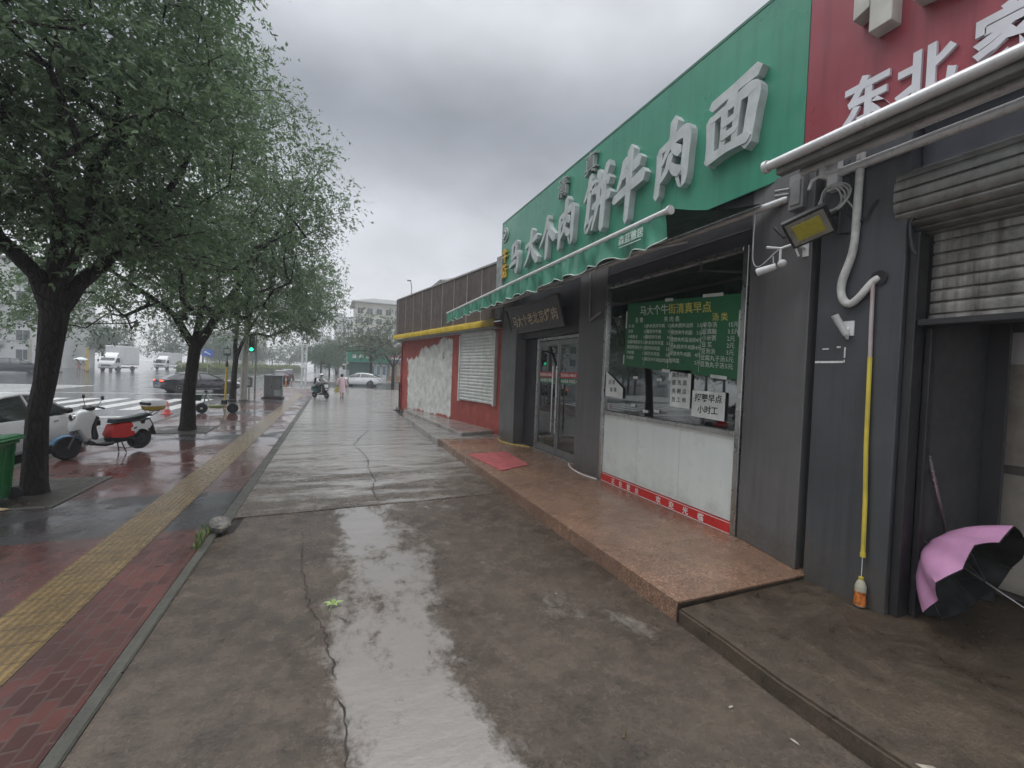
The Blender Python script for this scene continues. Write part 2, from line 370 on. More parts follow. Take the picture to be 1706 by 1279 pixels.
# ------------------------------------------------------------------ mesh builder
class MB:
    def __init__(s): s.v = []; s.f = []; s.mi = []
    def add(s, vs, fs, m=0):
        o = len(s.v); s.v.extend([tuple(p) for p in vs])
        for f in fs: s.f.append(tuple(i + o for i in f)); s.mi.append(m)
        return s
    def box(s, x0, x1, y0, y1, z0, z1, m=0):
        return s.add([(x0, y0, z0), (x1, y0, z0), (x1, y1, z0), (x0, y1, z0), (x0, y0, z1), (x1, y0, z1), (x1, y1, z1), (x0, y1, z1)],
                     [(3, 2, 1, 0), (4, 5, 6, 7), (0, 1, 5, 4), (1, 2, 6, 5), (2, 3, 7, 6), (3, 0, 4, 7)], m)
    def prism(s, poly, ax, a, b, m=0):
        n = len(poly)
        f = {'x': lambda p, t: (t, p[0], p[1]), 'y': lambda p, t: (p[0], t, p[1]), 'z': lambda p, t: (p[0], p[1], t)}[ax]
        vs = [f(p, a) for p in poly] + [f(p, b) for p in poly]
        fs = [tuple(range(n - 1, -1, -1)), tuple(range(n, 2 * n))] + [(i, (i + 1) % n, n + (i + 1) % n, n + i) for i in range(n)]
        return s.add(vs, fs, m)
    def tube(s, pts, r, n=8, m=0, caps=True):
        pts = [Vector(p) for p in pts]; k = len(pts)
        rs = r if isinstance(r, (list, tuple)) else [r] * k
        t0 = (pts[1] - pts[0]).normalized()
        up = Vector((0, 0, 1)) if abs(t0.z) < .9 else Vector((1, 0, 0))
        a = t0.cross(up).normalized(); vs = []
        for i, p in enumerate(pts):
            t = (pts[min(i + 1, k - 1)] - pts[max(i - 1, 0)]).normalized()
            a = (a - t * a.dot(t)).normalized(); b = t.cross(a)
            for j in range(n):
                an = 2 * math.pi * j / n
                vs.append(p + (a * math.cos(an) + b * math.sin(an)) * rs[i])
        fs = [(i * n + j, i * n + (j + 1) % n, (i + 1) * n + (j + 1) % n, (i + 1) * n + j) for i in range(k - 1) for j in range(n)]
        if caps: fs += [tuple(range(n - 1, -1, -1)), tuple(range((k - 1) * n, k * n))]
        return s.add(vs, fs, m)
    def ctube(s, pts, r, n=8, m=0):
        """tube along a smooth curve through the points"""
        P = [Vector(p) for p in pts]; rs = list(r) if isinstance(r, (list, tuple)) else [r] * len(P)
        q = [P[0] * 2 - P[1]] + P + [P[-1] * 2 - P[-2]]; out, ro = [], []
        for i in range(1, len(q) - 2):
            for k in range(6):
                t = k / 6; a, b_, c, d = q[i - 1], q[i], q[i + 1], q[i + 2]
                out.append(.5 * ((2 * b_) + (c - a) * t + (2 * a - 5 * b_ + 4 * c - d) * t * t + (3 * b_ - a - 3 * c + d) * t ** 3))
                ro.append(rs[i - 1] * (1 - t) + rs[i] * t)
        return s.tube(out + [P[-1]], ro + [rs[-1]], n, m)
    def lathe(s, prof, c=(0, 0, 0), ax='z', n=16, m=0):
        vs = []
        for r, h in prof:
            for j in range(n):
                a = 2 * math.pi * j / n; u, v = r * math.cos(a), r * math.sin(a)
                q = {'z': (u, v, h), 'x': (h, u, v), 'y': (u, h, v)}[ax]
                vs.append((c[0] + q[0], c[1] + q[1], c[2] + q[2]))
        k = len(prof)
        fs = [(i * n + j, i * n + (j + 1) % n, (i + 1) * n + (j + 1) % n, (i + 1) * n + j) for i in range(k - 1) for j in range(n)]
        fs += [tuple(range(n - 1, -1, -1)), tuple(range((k - 1) * n, k * n))]
        return s.add(vs, fs, m)
    def loft(s, rings, m=0, caps=True, closed=True):
        n = len(rings[0]); vs = [p for r in rings for p in r]
        e = n if closed else n - 1
        fs = [(i * n + j, i * n + (j + 1) % n, (i + 1) * n + (j + 1) % n, (i + 1) * n + j) for i in range(len(rings) - 1) for j in range(e)]
        if caps: fs += [tuple(range(n - 1, -1, -1)), tuple(range((len(rings) - 1) * n, len(rings) * n))]
        return s.add(vs, fs, m)
    def ell(s, c, r, n=12, k=8, m=0):
        prof = [(max(1e-3, math.sin(math.pi * i / k)), -math.cos(math.pi * i / k)) for i in range(k + 1)]
        vs = []
        for a, h in prof:
            for j in range(n):
                t = 2 * math.pi * j / n
                vs.append((c[0] + r[0] * a * math.cos(t), c[1] + r[1] * a * math.sin(t), c[2] + r[2] * h))
        fs = [(i * n + j, i * n + (j + 1) % n, (i + 1) * n + (j + 1) % n, (i + 1) * n + j) for i in range(k) for j in range(n)]
        return s.add(vs, fs, m)
    def quad(s, a, b, c, d, m=0): return s.add([a, b, c, d], [(0, 1, 2, 3)], m)
    def text(s, body, org, size, xd, yd, ext=.004, off=0., shear=0., m=0, align='LEFT', res=2, sx=1., spacing=1.):
        cu = bpy.data.curves.new("t", 'FONT'); cu.body = body; cu.size = size; cu.extrude = ext; cu.offset = off * size
        cu.shear = shear; cu.align_x = align; cu.resolution_u = res; cu.space_character = spacing
        o = bpy.data.objects.new("t", cu); col.objects.link(o)
        dg = bpy.context.evaluated_depsgraph_get(); dg.update()
        me = bpy.data.meshes.new_from_object(o.evaluated_get(dg))
        xd, yd, org = Vector(xd), Vector(yd), Vector(org); zd = xd.cross(yd)
        vs = [org + xd * (v.co.x * sx) + yd * v.co.y + zd * v.co.z for v in me.vertices]
        s.add(vs, [tuple(p.vertices) for p in me.polygons], m)
        bpy.data.objects.remove(o); bpy.data.meshes.remove(me); bpy.data.curves.remove(cu)
        return s
    def stroke(s, pts, d0, d1, frame, m=0, wmul=1.):
        """one brush stroke: (x, y, width) points, swept to a ribbon with rounded ends and real depth"""
        P = [Vector((p[0], p[1], p[2] * wmul)) for p in pts]
        q = [P[0] * 2 - P[1]] + P + [P[-1] * 2 - P[-2]]
        sm = []
        for i in range(1, len(q) - 2):
            for k in range(6):
                t = k / 6
                a, b_, c, d = q[i - 1], q[i], q[i + 1], q[i + 2]
                v = .5 * ((2 * b_) + (c - a) * t + (2 * a - 5 * b_ + 4 * c - d) * t * t + (3 * b_ - a - 3 * c + d) * t ** 3)
                sm.append(v)
        sm.append(P[-1])
        l, r = [], []
        k = len(sm)
        for i, p in enumerate(sm):
            t = (sm[min(i + 1, k - 1)] - sm[max(i - 1, 0)]); t = Vector((t.x, t.y)).normalized()
            n = Vector((-t.y, t.x)) * max(.012, p.z * .5)
            l.append(Vector((p.x, p.y)) + n); r.append(Vector((p.x, p.y)) - n)
        t = Vector((sm[0].x - sm[1].x, sm[0].y - sm[1].y)).normalized(); e0 = Vector((sm[0].x, sm[0].y)) + t * sm[0].z * .42
        t = Vector((sm[-1].x - sm[-2].x, sm[-1].y - sm[-2].y)).normalized(); e1 = Vector((sm[-1].x, sm[-1].y)) + t * sm[-1].z * .42
        b0 = [e0] + l + [e1]; b1 = [e0] + r + [e1]
        n = len(b0); vs = []
        for dep in (d0, d1):
            vs += [frame(p.x, p.y, dep) for p in b0] + [frame(p.x, p.y, dep) for p in b1]
        fs = []
        for i in range(n - 1):
            fs.append((2 * n + i, 2 * n + i + 1, 3 * n + i + 1, 3 * n + i))
            fs.append((i, i + 1, 2 * n + i + 1, 2 * n + i))
            fs.append((n + i + 1, n + i, 3 * n + i, 3 * n + i + 1))
        return s.add(vs, fs, m)
    def build(s, name, mats, parent=None, sc=S, bevel=0., smooth=False, inv=True, seg=1):
        if not isinstance(mats, (list, tuple)): mats = [mats]
        me = bpy.data.meshes.new(name)
        me.from_pydata([(a * sc, b * sc, c * sc) for a, b, c in s.v], [], s.f)
        for m in mats: me.materials.append(m)
        if len(mats) > 1: me.polygons.foreach_set('material_index', s.mi)
        bm = bmesh.new(); bm.from_mesh(me)
        bmesh.ops.recalc_face_normals(bm, faces=bm.faces)
        if bevel:
            ed = [e for e in bm.edges if len(e.link_faces) == 2 and e.calc_face_angle(0) > .6]
            bmesh.ops.bevel(bm, geom=ed, offset=bevel, segments=seg, affect='EDGES', clamp_overlap=True)
        bm.to_mesh(me); bm.free()
        if smooth:
            me.polygons.foreach_set('use_smooth', [True] * len(me.polygons))
            try: me.set_sharp_from_angle(angle=R(42))
            except Exception: pass
        o = bpy.data.objects.new(name, me); col.objects.link(o)
        if parent:
            o.parent = parent
            if inv: o.matrix_parent_inverse = parent_mat(parent).inverted()
        return o

def parent_mat(p):
    m = Matrix.LocRotScale(p.location, p.rotation_euler, p.scale)
    if p.parent: m = parent_mat(p.parent) @ p.matrix_parent_inverse @ m
    return m

def tag(o, label, cat, group=None):
    o['label'] = label; o['category'] = cat
    if group: o['group'] = group
    return o
def thing(name, label, cat, loc=(0, 0, 0), rz=0., group=None, sc=S):
    o = bpy.data.objects.new(name, None); col.objects.link(o)
    o.location = Vector(loc) * sc; o.rotation_euler = (0, 0, rz); o.empty_display_size = .2
    return tag(o, label, cat, group)
def struct(o, kind='structure'):
    o['kind'] = kind; return o
def copy_tree(o, parent=None):
    c = o.copy(); col.objects.link(c)
    if parent: c.parent = parent
    for ch in list(o.children): copy_tree(ch, c)
    return c
LEFTV, UPV = (0, -1, 0), (0, 0, 1)      # reading direction on a wall that faces the street

# ================================================================== GROUND (survey units, x right, y along the street)
def ground():
    MB().quad((-400, -120, -.1), (400, -120, -.1), (400, 500, -.1), (-400, 500, -.1)).build("road", ASPHALT).__setitem__('kind', 'structure')
    struct(MB().box(-4.05, -1.02, -4, 33, -.11, 0).build("brick_pavement", PAVER))
    struct(MB().box(-1.815, -1.43, -4, 26.5, -.05, .005).build("tactile_paving", TACT))
    k = MB(); y = -4
    while y < 33:
        k.box(-4.2, -4.053, y, y + .745, -.12, .006); y += .75
    struct(k.build("kerb", KERBM, bevel=.012))
    k = MB(); y = -4
    while y < 4.6:
        k.box(-1.017, -.945, y, y + .745, -.12, .008); y += .75
    y = 5.02
    while y < 33:
        k.box(-1.017, -.90, y, y + .745, -.12, .006); y += .75
    struct(k.build("edging_kerb", KERBM, bevel=.012))
    # concrete slabs, with the joint running slightly askew
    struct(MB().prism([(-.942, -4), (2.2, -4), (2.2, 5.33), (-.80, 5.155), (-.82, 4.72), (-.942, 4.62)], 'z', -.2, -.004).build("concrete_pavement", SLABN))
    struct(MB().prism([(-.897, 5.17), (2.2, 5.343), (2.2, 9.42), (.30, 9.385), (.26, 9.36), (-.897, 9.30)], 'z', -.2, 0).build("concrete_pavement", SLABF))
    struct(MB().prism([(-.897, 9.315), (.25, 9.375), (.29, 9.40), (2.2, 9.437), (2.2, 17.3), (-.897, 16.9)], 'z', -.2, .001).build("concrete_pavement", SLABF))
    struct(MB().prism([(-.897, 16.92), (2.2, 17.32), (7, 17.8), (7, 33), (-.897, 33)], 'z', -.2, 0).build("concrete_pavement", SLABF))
    struct(MB().box(-3.4, 40, 47, 140, -.12, .0).build("far_pavement", SLABF))
    # dark gaps underneath the joints
    gapm = M("joint_dirt", (.018, .015, .012), .8)
    struct(MB().box(-.9, 2.3, 4.5, 18, -.21, -.02).build("joint_filling", gapm))
    # cracks
    rnd = random.Random(4)
    def crack(pts, w, name="pavement_crack"):
        mb = MB(); P = []
        for (a, b), (c, d) in zip(pts[:-1], pts[1:]):
            n = max(3, int(math.hypot(c - a, d - b) / .035))
            for i in range(n):
                t = i / n; P.append((a + (c - a) * t + rnd.uniform(-.013, .013), b + (d - b) * t + rnd.uniform(-.008, .008)))
        P.append(pts[-1]); L = []; Rr = []
        for i, p in enumerate(P):
            ww = w * rnd.uniform(.25, 1.) * (1 if 0 < i < len(P) - 1 else .1)
            L.append((p[0] - ww, p[1], 0.)); Rr.append((p[0] + ww, p[1], 0.))
        z = .0 if pts[0][1] < 5.2 else .003
        mb.loft([[(a[0], a[1], z), (b[0], b[1], z)] for a, b in zip(L, Rr)], caps=False, closed=False)
        struct(mb.build(name, gapm))
    crack([(-.22, 4.58), (-.20, 3.9), (-.14, 3.45), (-.10, 3.1), (-.02, 2.9), (.03, 2.55), (.06, 2.35)], .0045)
    crack([(.07, 2.2), (.10, 2.05), (.09, 1.85), (.13, 1.55), (.11, 1.3)], .006)
    crack([(.12, 1.72), (.16, 1.6), (.18, 1.4)], .004)
    crack([(.07, 2.92), (.13, 2.86), (.02, 2.98)], .003)
    crack([(.55, 5.36), (.52, 5.9), (.60, 6.4), (.56, 7.2), (.62, 7.9), (.55, 8.7), (.45, 9.3)], .008)
    crack([(.45, 9.45), (.62, 10.4), (.9, 11.6)], .012)
    # tree pits: bare wet soil in a narrow concrete frame
    soil = mat_concrete("wet_soil", (.018, .014, .011), (.060, .048, .038), .05, .5, None, 7.7, None, .5)
    for x0, x1, y0, y1 in ((-3.72, -2.74, 6.08, 7.34), (-3.62, -2.62, 11.55, 12.65), (-4.0, -3.1, 20.0, 21.1)):
        struct(MB().box(x0, x1, y0, y1, -.05, .006).build("tree_pit_soil", soil))
        f = MB().box(x1 + .002, x1 + .06, y0 - .06, y1 + .06, -.05, .014).box(x0, x1, y0 - .06, y0 - .002, -.05, .012).box(x0, x1, y1 + .002, y1 + .06, -.05, .012)
        struct(f.build("tree_pit_kerb", KERBM, bevel=.008))
    # road markings
    wh = M("road_paint", (.50, .50, .485), .3, var=.22, vs=5)
    zeb = MB()
    for i in range(11):
        x = -5.0 - i * .98
        zeb.prism([(x, 17.9), (x - .46, 17.9), (x - .36, 23.2), (x + .10, 23.2)], 'z', -.099, -.095)
    struct(zeb.build("zebra_crossing", wh))
    zeb = MB()
    for i in range(9):
        y = 25.2 + i * .95
        zeb.box(-20.5, -13.0, y, y + .5, -.099, -.0955)
    struct(zeb.build("zebra_crossing", wh))
    ln = MB().box(-13.5, -4.9, 15.7, 16.0, -.099, -.095).box(-9.0, -8.86, 4, 15.2, -.099, -.0945).box(-12.6, -12.46, -4, 15.2, -.099, -.0945)
    ln.box(-4.4, 3.0, 35.5, 35.75, -.099, -.095).box(-13, -4.6, 26.5, 26.7, -.099, -.0942).box(-17, -16.85, 48, 120, -.099, -.0945)
    ln.box(-9, -8.86, 44, 140, -.099, -.0945).box(-13.1, -12.96, 44, 140, -.099, -.0945)
    struct(ln.build("lane_marking", wh))
    # shop steps
    struct(MB().box(2.155, 3.9, 2.185, 9.05, -.15, .118).build("step_core", RAMPM))
    g = MB().box(2.14, 3.9, 2.175, 9.05, .1185, .134).box(2.14, 2.1545, 2.180, 9.05, -.1, .1183)
    struct(g.build("granite_step", GRANITE, bevel=.003))
    struct(MB().prism([(2.135, 2.168), (3.42, 2.2), (3.7, 1.7), (3.75, -3), (2.16, -3), (2.15, .9), (2.125, 1.45), (2.14, 1.8)], 'z', -.15, .098).build("concrete_step", RAMPM, bevel=.02, seg=2))
    struct(MB().box(3.44, 9, -3, 1.75, -.1, .085).build("concrete_floor", RAMPM))
    struct(MB().prism([(2.075, 9.058), (3.75, 9.058), (2.6, 17.2), (2.10, 13.9)], 'z', -.15, .150).build("concrete_step", SLABF, bevel=.015))
    struct(MB().prism([(2.66, 9.25), (3.62, 9.62), (2.5, 16.3), (2.28, 14.9), (2.36, 13.1)], 'z', .08, .235).build("concrete_step", SLABF, bevel=.015))
ground()

# ================================================================== NOODLE SHOP (one building, parts underneath)
PANEL = M("grey_cladding", (.125, .124, .127), .38, .0, .12, 1.2, streak=.45, bmp=.05, bs=30, splash=.8)
PANELD = M("dark_cladding", (.034, .033, .038), .42, 0, .15, 1.5, streak=.3)
PANELB = M("bluegrey_cladding", (.060, .064, .071), .40, 0, .16, 1.3, streak=.55, bmp=.06, bs=25, splash=.8)
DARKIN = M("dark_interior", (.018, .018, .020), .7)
STEEL = M("brushed_steel", (.50, .50, .49), .3, 1.0, .12, 4, streak=.3)
BLKM = M("black_metal", (.022, .022, .024), .4)
WHITEP = M("white_plastic", (.62, .63, .63), .35)
GREYW = M("offwhite_panel", (.66, .71, .68), .30, 0, .05, 1, streak=.08, coat=.3, splash=.22)
REDV = M("red_vinyl", (.50, .030, .028), .35, 0, .08)
WHV = M("white_vinyl", (.75, .74, .72), .4, 0, .05)
GREENS = M("green_sign_sheet", (.048, .250, .160), .33, 0, .09, .9, streak=.30, coat=.25, wave=.12)
REDS = M("red_sign_sheet", (.28, .050, .066), .33, 0, .12, .8, streak=.5, coat=.2, wave=.12)
GREYL = M("grey_letter", (.47, .50, .50), .42, 0, .12, 5, streak=.35, dirt=(.30, .31, .30))
GOLD = M("yellow_letter", (.58, .38, .05), .4, 0, .12, 6)
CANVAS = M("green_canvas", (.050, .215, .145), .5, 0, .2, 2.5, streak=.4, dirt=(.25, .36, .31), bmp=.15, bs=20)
ALUW = M("white_aluminium", (.60, .60, .60), .32, .2, .08, 5, streak=.25)

shop = thing("noodle_shop", "dark grey clad noodle restaurant with glass door, tall white panelled window and granite step", "building", (3.6, 5.8, 0))
def sb(mb, name, mats, **k): return mb.build(name, mats, shop, **k)
w = MB()
w.prism([(3.56, 2.925), (3.405, 2.26), (3.75, 2.26), (3.75, 2.925)], 'z', .135, 3.36)          # pillar right of the window
sb(w, "pillar", PANEL, bevel=.006)
sb(MB().box(3.56, 3.95, 5.21, 5.94, .135, 3.36), "pillar", PANEL, bevel=.006)
sb(MB().box(3.50, 3.95, 8.30, 9.14, .135, 3.36), "pillar", PANEL, bevel=.006)
w = MB().box(3.70, 3.9, 5.945, 6.02, .135, 2.30, 0).box(3.72, 3.95, 7.78, 8.295, .135, 2.45, 0)      # recess cheeks
w.box(3.62, 3.95, 5.945, 8.295, 2.30, 3.36, 0)                                              # lintel above the door
w.box(3.57, 3.95, 2.93, 5.205, 2.875, 3.36, 0)                                              # fascia above the window
w.box(3.60, 3.95, 2.93, 5.205, .135, .165, 0)
w.box(3.56, 3.9, 2.195, 2.255, .135, 3.36, 0)
sb(w, "wall", PANELD)
w = MB().box(3.52, 7.5, 2.45, 9.2, 3.37, 4.9, 0).box(3.9, 7.5, 2.45, 9.2, 4.905, 4.98, 0)
sb(w, "roof", M("flat_roof", (.14, .14, .14), .8))
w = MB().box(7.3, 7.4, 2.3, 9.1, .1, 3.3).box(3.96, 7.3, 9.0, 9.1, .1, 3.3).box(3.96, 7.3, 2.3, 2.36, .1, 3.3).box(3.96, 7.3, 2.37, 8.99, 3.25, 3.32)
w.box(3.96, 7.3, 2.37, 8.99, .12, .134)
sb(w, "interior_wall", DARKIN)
w = MB().box(4.5, 5.0, 3.1, 5.0, .14, 1.05).box(5.6, 5.9, 2.9, 5.4, .14, 1.9).box(4.6, 5.2, 6.2, 6.9, .7, .74).box(4.85, 4.95, 6.5, 6.6, .14, .7)
for yy in (3.3, 3.7, 4.3, 4.6): w.lathe([(.09, 0), (.11, .1), (.11, .28), (.05, .3)], (4.7, yy, 1.05))
sb(w, "counter", M("counter_laminate", (.10, .09, .08), .5), bevel=.006)

win = sb(MB().box(3.535, 3.60, 2.928, 2.985, .10, 2.87).box(3.535, 3.60, 5.15, 5.208, .10, 2.87).box(3.535, 3.60, 2.986, 5.149, 2.83, 2.87)
         .box(3.53, 3.61, 2.986, 5.149, 1.075, 1.125), "window", STEEL, bevel=.004)
MB().quad((3.57, 2.984, 1.12), (3.57, 5.152, 1.12), (3.57, 5.152, 2.835), (3.57, 2.984, 2.835)).build("pane", GLASS, win)
MB().box(3.565, 3.595, 2.987, 3.70, .255, 1.074).box(3.565, 3.595, 3.704, 4.42, .255, 1.074).box(3.565, 3.595, 4.424, 5.148, .255, 1.074).box(3.575, 3.59, 3.6, 4.5, .26, 1.07).build("lower_panel", GREYW, win, bevel=.002)
st = MB().box(3.552, 3.564, 2.95, 5.18, .128, .252, 0).box(3.549, 3.551, 2.95, 5.18, .136, .141, 1).box(3.549, 3.551, 2.95, 5.18, .238, .243, 1)
for i, ch in enumerate("正在营业"): st.text(ch, (3.548, 4.90 - i * .165, .160), .075, LEFTV, UPV, .001, .012, m=1)
for i, ch in enumerate("欢迎光临"): st.text(ch, (3.548, 4.02 - i * .21, .158), .082, LEFTV, UPV, .001, .012, m=1)
st.build("slogan_strip", [REDV, WHV], win)

# glass door, two leaves
dfr = sb(MB().box(3.73, 3.80, 6.022, 6.07, .135, 2.29).box(3.73, 3.80, 7.72, 7.776, .135, 2.29).box(3.73, 3.80, 6.071, 7.719, 2.235, 2.29).box(3.70, 3.82, 6.03, 7.77, .1345, .15), "door_frame", STEEL, bevel=.004)
for y0, y1, hy in ((6.08, 6.89, 6.83), (6.91, 7.71, 6.98)):
    a = .045
    lf = MB().box(3.745, 3.785, y0, y0 + a, .155, 2.225).box(3.745, 3.785, y1 - a, y1, .155, 2.225).box(3.743, 3.787, y0 + a, y1 - a, .155, .27).box(3.743, 3.787, y0 + a, y1 - a, 2.13, 2.225)
    leaf = sb(lf, "door", M("grey_door_steel", (.26, .26, .26), .35, .8, .12, 4), bevel=.004)
    MB().quad((3.766, y0 + a, .26), (3.766, y1 - a, .26), (3.766, y1 - a, 2.14), (3.766, y0 + a, 2.14)).build("pane", GLASS2, leaf)
    MB().tube([(3.68, hy, .55), (3.68, hy, 1.75)], .012).tube([(3.745, hy, .70), (3.68, hy, .70)], .009).tube([(3.745, hy, 1.6), (3.68, hy, 1.6)], .009).build("handle", STEEL, leaf, smooth=True)
    stk = MB().box(3.756, 3.760, y0 + a, y1 - a, 1.545, 1.645, 0).box(3.756, 3.760, y0 + a, y1 - a, 1.44, 1.537, 1)
    stk.text("营业时间5:30-晚8:30", (3.755, y1 - a - .03, 1.57), .064, LEFTV, UPV, .001, .01, m=2, sx=.93)
    stk.text("本店清真 外菜莫入", (3.755, y1 - a - .04, 1.465), .068, LEFTV, UPV, .001, .012, m=2)
    stk.build("sticker", [M("red_sticker", (.50, .06, .07), .35), M("green_sticker", (.03, .16, .07), .35), WHV], leaf)
# trim lines on the fascia
sb(MB().box(3.562, 3.569, 2.94, 5.2, 3.02, 3.035), "trim", M("dark_trim", (.10, .10, .11), .35))

# ------------------------------------------------------------------ green fascia sign with brush letters
sign = thing("shop_sign", "long green fascia sign with thick white brush lettering over the dark grey restaurant", "sign", (3.5, 5.9, 3.35))
sp = MB()
ys = [2.437] + [2.437 + (9.335 - 2.437) * i / 7 for i in range(1, 7)] + [9.335]
sp.box(3.50, 3.515, ys[0], ys[-1], 3.34, 4.955)
sp.build("board", GREENS, sign, bevel=.002)
MB().box(3.495, 3.56, 2.437, 9.345, 4.956, 4.985).box(3.497, 3.56, 9.336, 9.35, 3.34, 4.955).build("edge_trim", M("green_trim", (.05, .16, .11), .4), sign)
CH = {
 '马': [[(.2, .83, .10), (.42, .88, .10), (.62, .88, .14), (.57, .62, .12)], [(.30, .84, .12), (.25, .62, .10), (.24, .50, .10), (.5, .54, .10), (.76, .56, .15), (.80, .32, .14), (.72, .06, .15), (.56, .12, .05)], [(.03, .26, .08), (.30, .32, .11), (.62, .34, .10)]],
 '大': [[(.08, .58, .10), (.45, .66, .11), (.88, .74, .14)], [(.50, .98, .15), (.47, .68, .13), (.30, .28, .11), (.03, .02, .05)], [(.49, .60, .08), (.66, .30, .14), (.98, .04, .17)]],
 '个': [[(.50, .99, .15), (.36, .66, .12), (.02, .34, .05)], [(.50, .90, .08), (.68, .62, .14), (1.02, .40, .17)], [(.54, .58, .10), (.53, .30, .15), (.51, .0, .13)]],
 '肉': [[(.14, .66, .13), (.15, .35, .13), (.12, .0, .12)], [(.13, .68, .08), (.48, .74, .10), (.86, .76, .16), (.88, .40, .15), (.84, .06, .16), (.68, .14, .05)], [(.52, 1.02, .16), (.47, .76, .12), (.24, .46, .05)], [(.47, .70, .07), (.58, .60, .12), (.72, .52, .13)], [(.48, .52, .12), (.40, .34, .10), (.24, .20, .05)], [(.47, .40, .06), (.60, .28, .12), (.74, .22, .13)]],
 '饼': [[(.24, 1.0, .13), (.16, .80, .11), (.0, .62, .05)], [(.12, .78, .07), (.40, .84, .12), (.34, .68, .07)], [(.22, .68, .12), (.20, .36, .12), (.18, .08, .13), (.42, .26, .05)], [(.56, .98, .12), (.62, .90, .12), (.66, .82, .09)], [(.92, 1.02, .13), (.84, .88, .11), (.76, .78, .06)], [(.46, .68, .09), (.70, .73, .11), (.98, .76, .13)], [(.42, .42, .09), (.70, .46, .11), (1.04, .50, .13)], [(.62, .72, .12), (.60, .40, .11), (.44, .02, .05)], [(.83, .74, .13), (.83, .36, .14), (.81, -.03, .13)]],
 '牛': [[(.34, .90, .15), (.26, .72, .12), (.10, .52, .05)], [(.24, .68, .08), (.52, .73, .11), (.84, .80, .15)], [(.0, .38, .11), (.50, .46, .12), (1.0, .54, .16)], [(.54, 1.02, .17), (.53, .5, .15), (.50, -.02, .12)]],
 '面': [[(.10, .90, .13), (.5, .96, .12), (.92, 1.02, .15)], [(.54, .94, .13), (.48, .82, .11), (.38, .72, .06)], [(.10, .68, .14), (.13, .36, .13), (.14, .04, .14)], [(.10, .68, .08), (.46, .74, .10), (.88, .78, .16), (.88, .40, .15), (.84, .04, .15)], [(.38, .70, .10), (.39, .40, .09), (.38, .14, .08)], [(.63, .72, .10), (.62, .44, .09), (.61, .14, .08)], [(.38, .50, .08), (.62, .53, .08)], [(.38, .31, .08), (.62, .34, .08)], [(.12, .07, .13), (.48, .11, .10), (.86, .12, .13)]],
}
def letter(ch, yc, z0, wd, ht, dep=.085, mt=GREYL, slant=.06):
    mb = MB(); k = 0
    def fr(u, v, d): return (3.5 - d, yc + wd / 2 - (u + slant * v) * wd, z0 + v * ht)
    for s_ in CH[ch]:
        mb.stroke(s_, -.002, dep + .0022 * k, fr, 0, 1.28); k += 1
    mb.build("letter", mt, sign, bevel=.006)
for ch, yc, z0, wd, ht in (('面', 3.12, 3.74, .60, .63), ('肉', 3.89, 3.70, .56, .72), ('牛', 4.66, 3.63, .58, .82), ('饼', 5.40, 3.69, .64, .80),
                           ('肉', 6.26, 3.70, .56, .70), ('个', 6.93, 3.65, .56, .69), ('大', 7.58, 3.67, .60, .64), ('马', 8.38, 3.66, .56, .68)):
    letter(ch, yc, z0, wd, ht)
for ch, yc, zc in (('真', 5.60, 4.60), ('清', 6.44, 4.57)):
    mb = MB()
    mb.text(ch, (3.46, yc + .17, zc), .34, LEFTV, UPV, .03, .006, m=0)
    mb.build("letter", M("dark_grey_letter", (.30, .33, .32), .45, 0, .12, 5, streak=.3), sign)
for ch, yc, zc in (('牛', 9.07, 4.06), ('街', 9.07, 3.72)):
    MB().text(ch, (3.475, yc + .16, zc), .32, LEFTV, UPV, .022, .022).build("letter", GOLD, sign)
em = MB().lathe([(.155, 3.47), (.155, 3.499)], (0, 9.11, 4.66), 'x', 28, 0).lathe([(.125, 3.462), (.125, 3.4695)], (0, 9.11, 4.66), 'x', 28, 1)
em.tube([(3.458, 9.11 + .085 * math.cos(a), 4.66 + .085 * math.sin(a)) for a in [R(40 + 280 * i / 14) for i in range(15)]], .017, 6, 0)
em.tube([(3.457, 9.11 - .06, 4.66 - .07), (3.457, 9.11 + .01, 4.66), (3.457, 9.11 - .02, 4.74)], .018, 6, 0)
em.build("emblem", [GREYL, M("dull_green_disc", (.12, .22, .18), .4)], sign)

# ------------------------------------------------------------------ green retractable awning
aw = thing("green_awning", "green canvas awning with scalloped valance and white front bar above the glass door", "awning", (3.4, 6.2, 2.9))
MB().tube([(2.40, 2.72, 2.915), (2.40, 9.80, 2.905)], .026, 12).lathe([(.036, 2.70), (.036, 2.72)], (2.40, 0, 2.915), 'y', 12).build("front_bar", ALUW, aw, smooth=True)
MB().tube([(3.46, 2.46, 3.13), (3.46, 9.75, 3.13)], .030, 10).build("roller_tube", ALUW, aw, smooth=True)
rows = []
for i in range(61):
    y = 2.74 + (9.77 - 2.74) * i / 60
    rows.append([(2.41 + 1.03 * t, y, 2.94 + .225 * t - .035 * math.sin(math.pi * t) * (1 + .3 * math.sin(i * .7))) for t in (0, .25, .5, .75, 1)])
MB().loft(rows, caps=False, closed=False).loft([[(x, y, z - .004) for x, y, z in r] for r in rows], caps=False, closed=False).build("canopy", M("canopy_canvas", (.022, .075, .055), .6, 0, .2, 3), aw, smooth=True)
rv = random.Random(9); rows = []; n = 220
for i in range(n + 1):
    y = 2.75 + (9.77 - 2.75) * i / n; u = (i / n) * 19.0
    drop = .235 - .042 * abs(math.cos(math.pi * u)) ** 1.6 + .01 * math.sin(u * 2.1)
    row = []
    for t in (0, .2, .4, .6, .8, 1):
        wob = t * (.022 * math.sin(u * 3.9 + 2 * t) + .018 * math.sin(u * 9.7 + 1.3) + .012 * math.sin(u * 1.3)) + .006 * math.sin(u * 15 + t * 5)
        row.append((2.385 + wob, y, 2.905 - drop * t))
    rows.append(row)
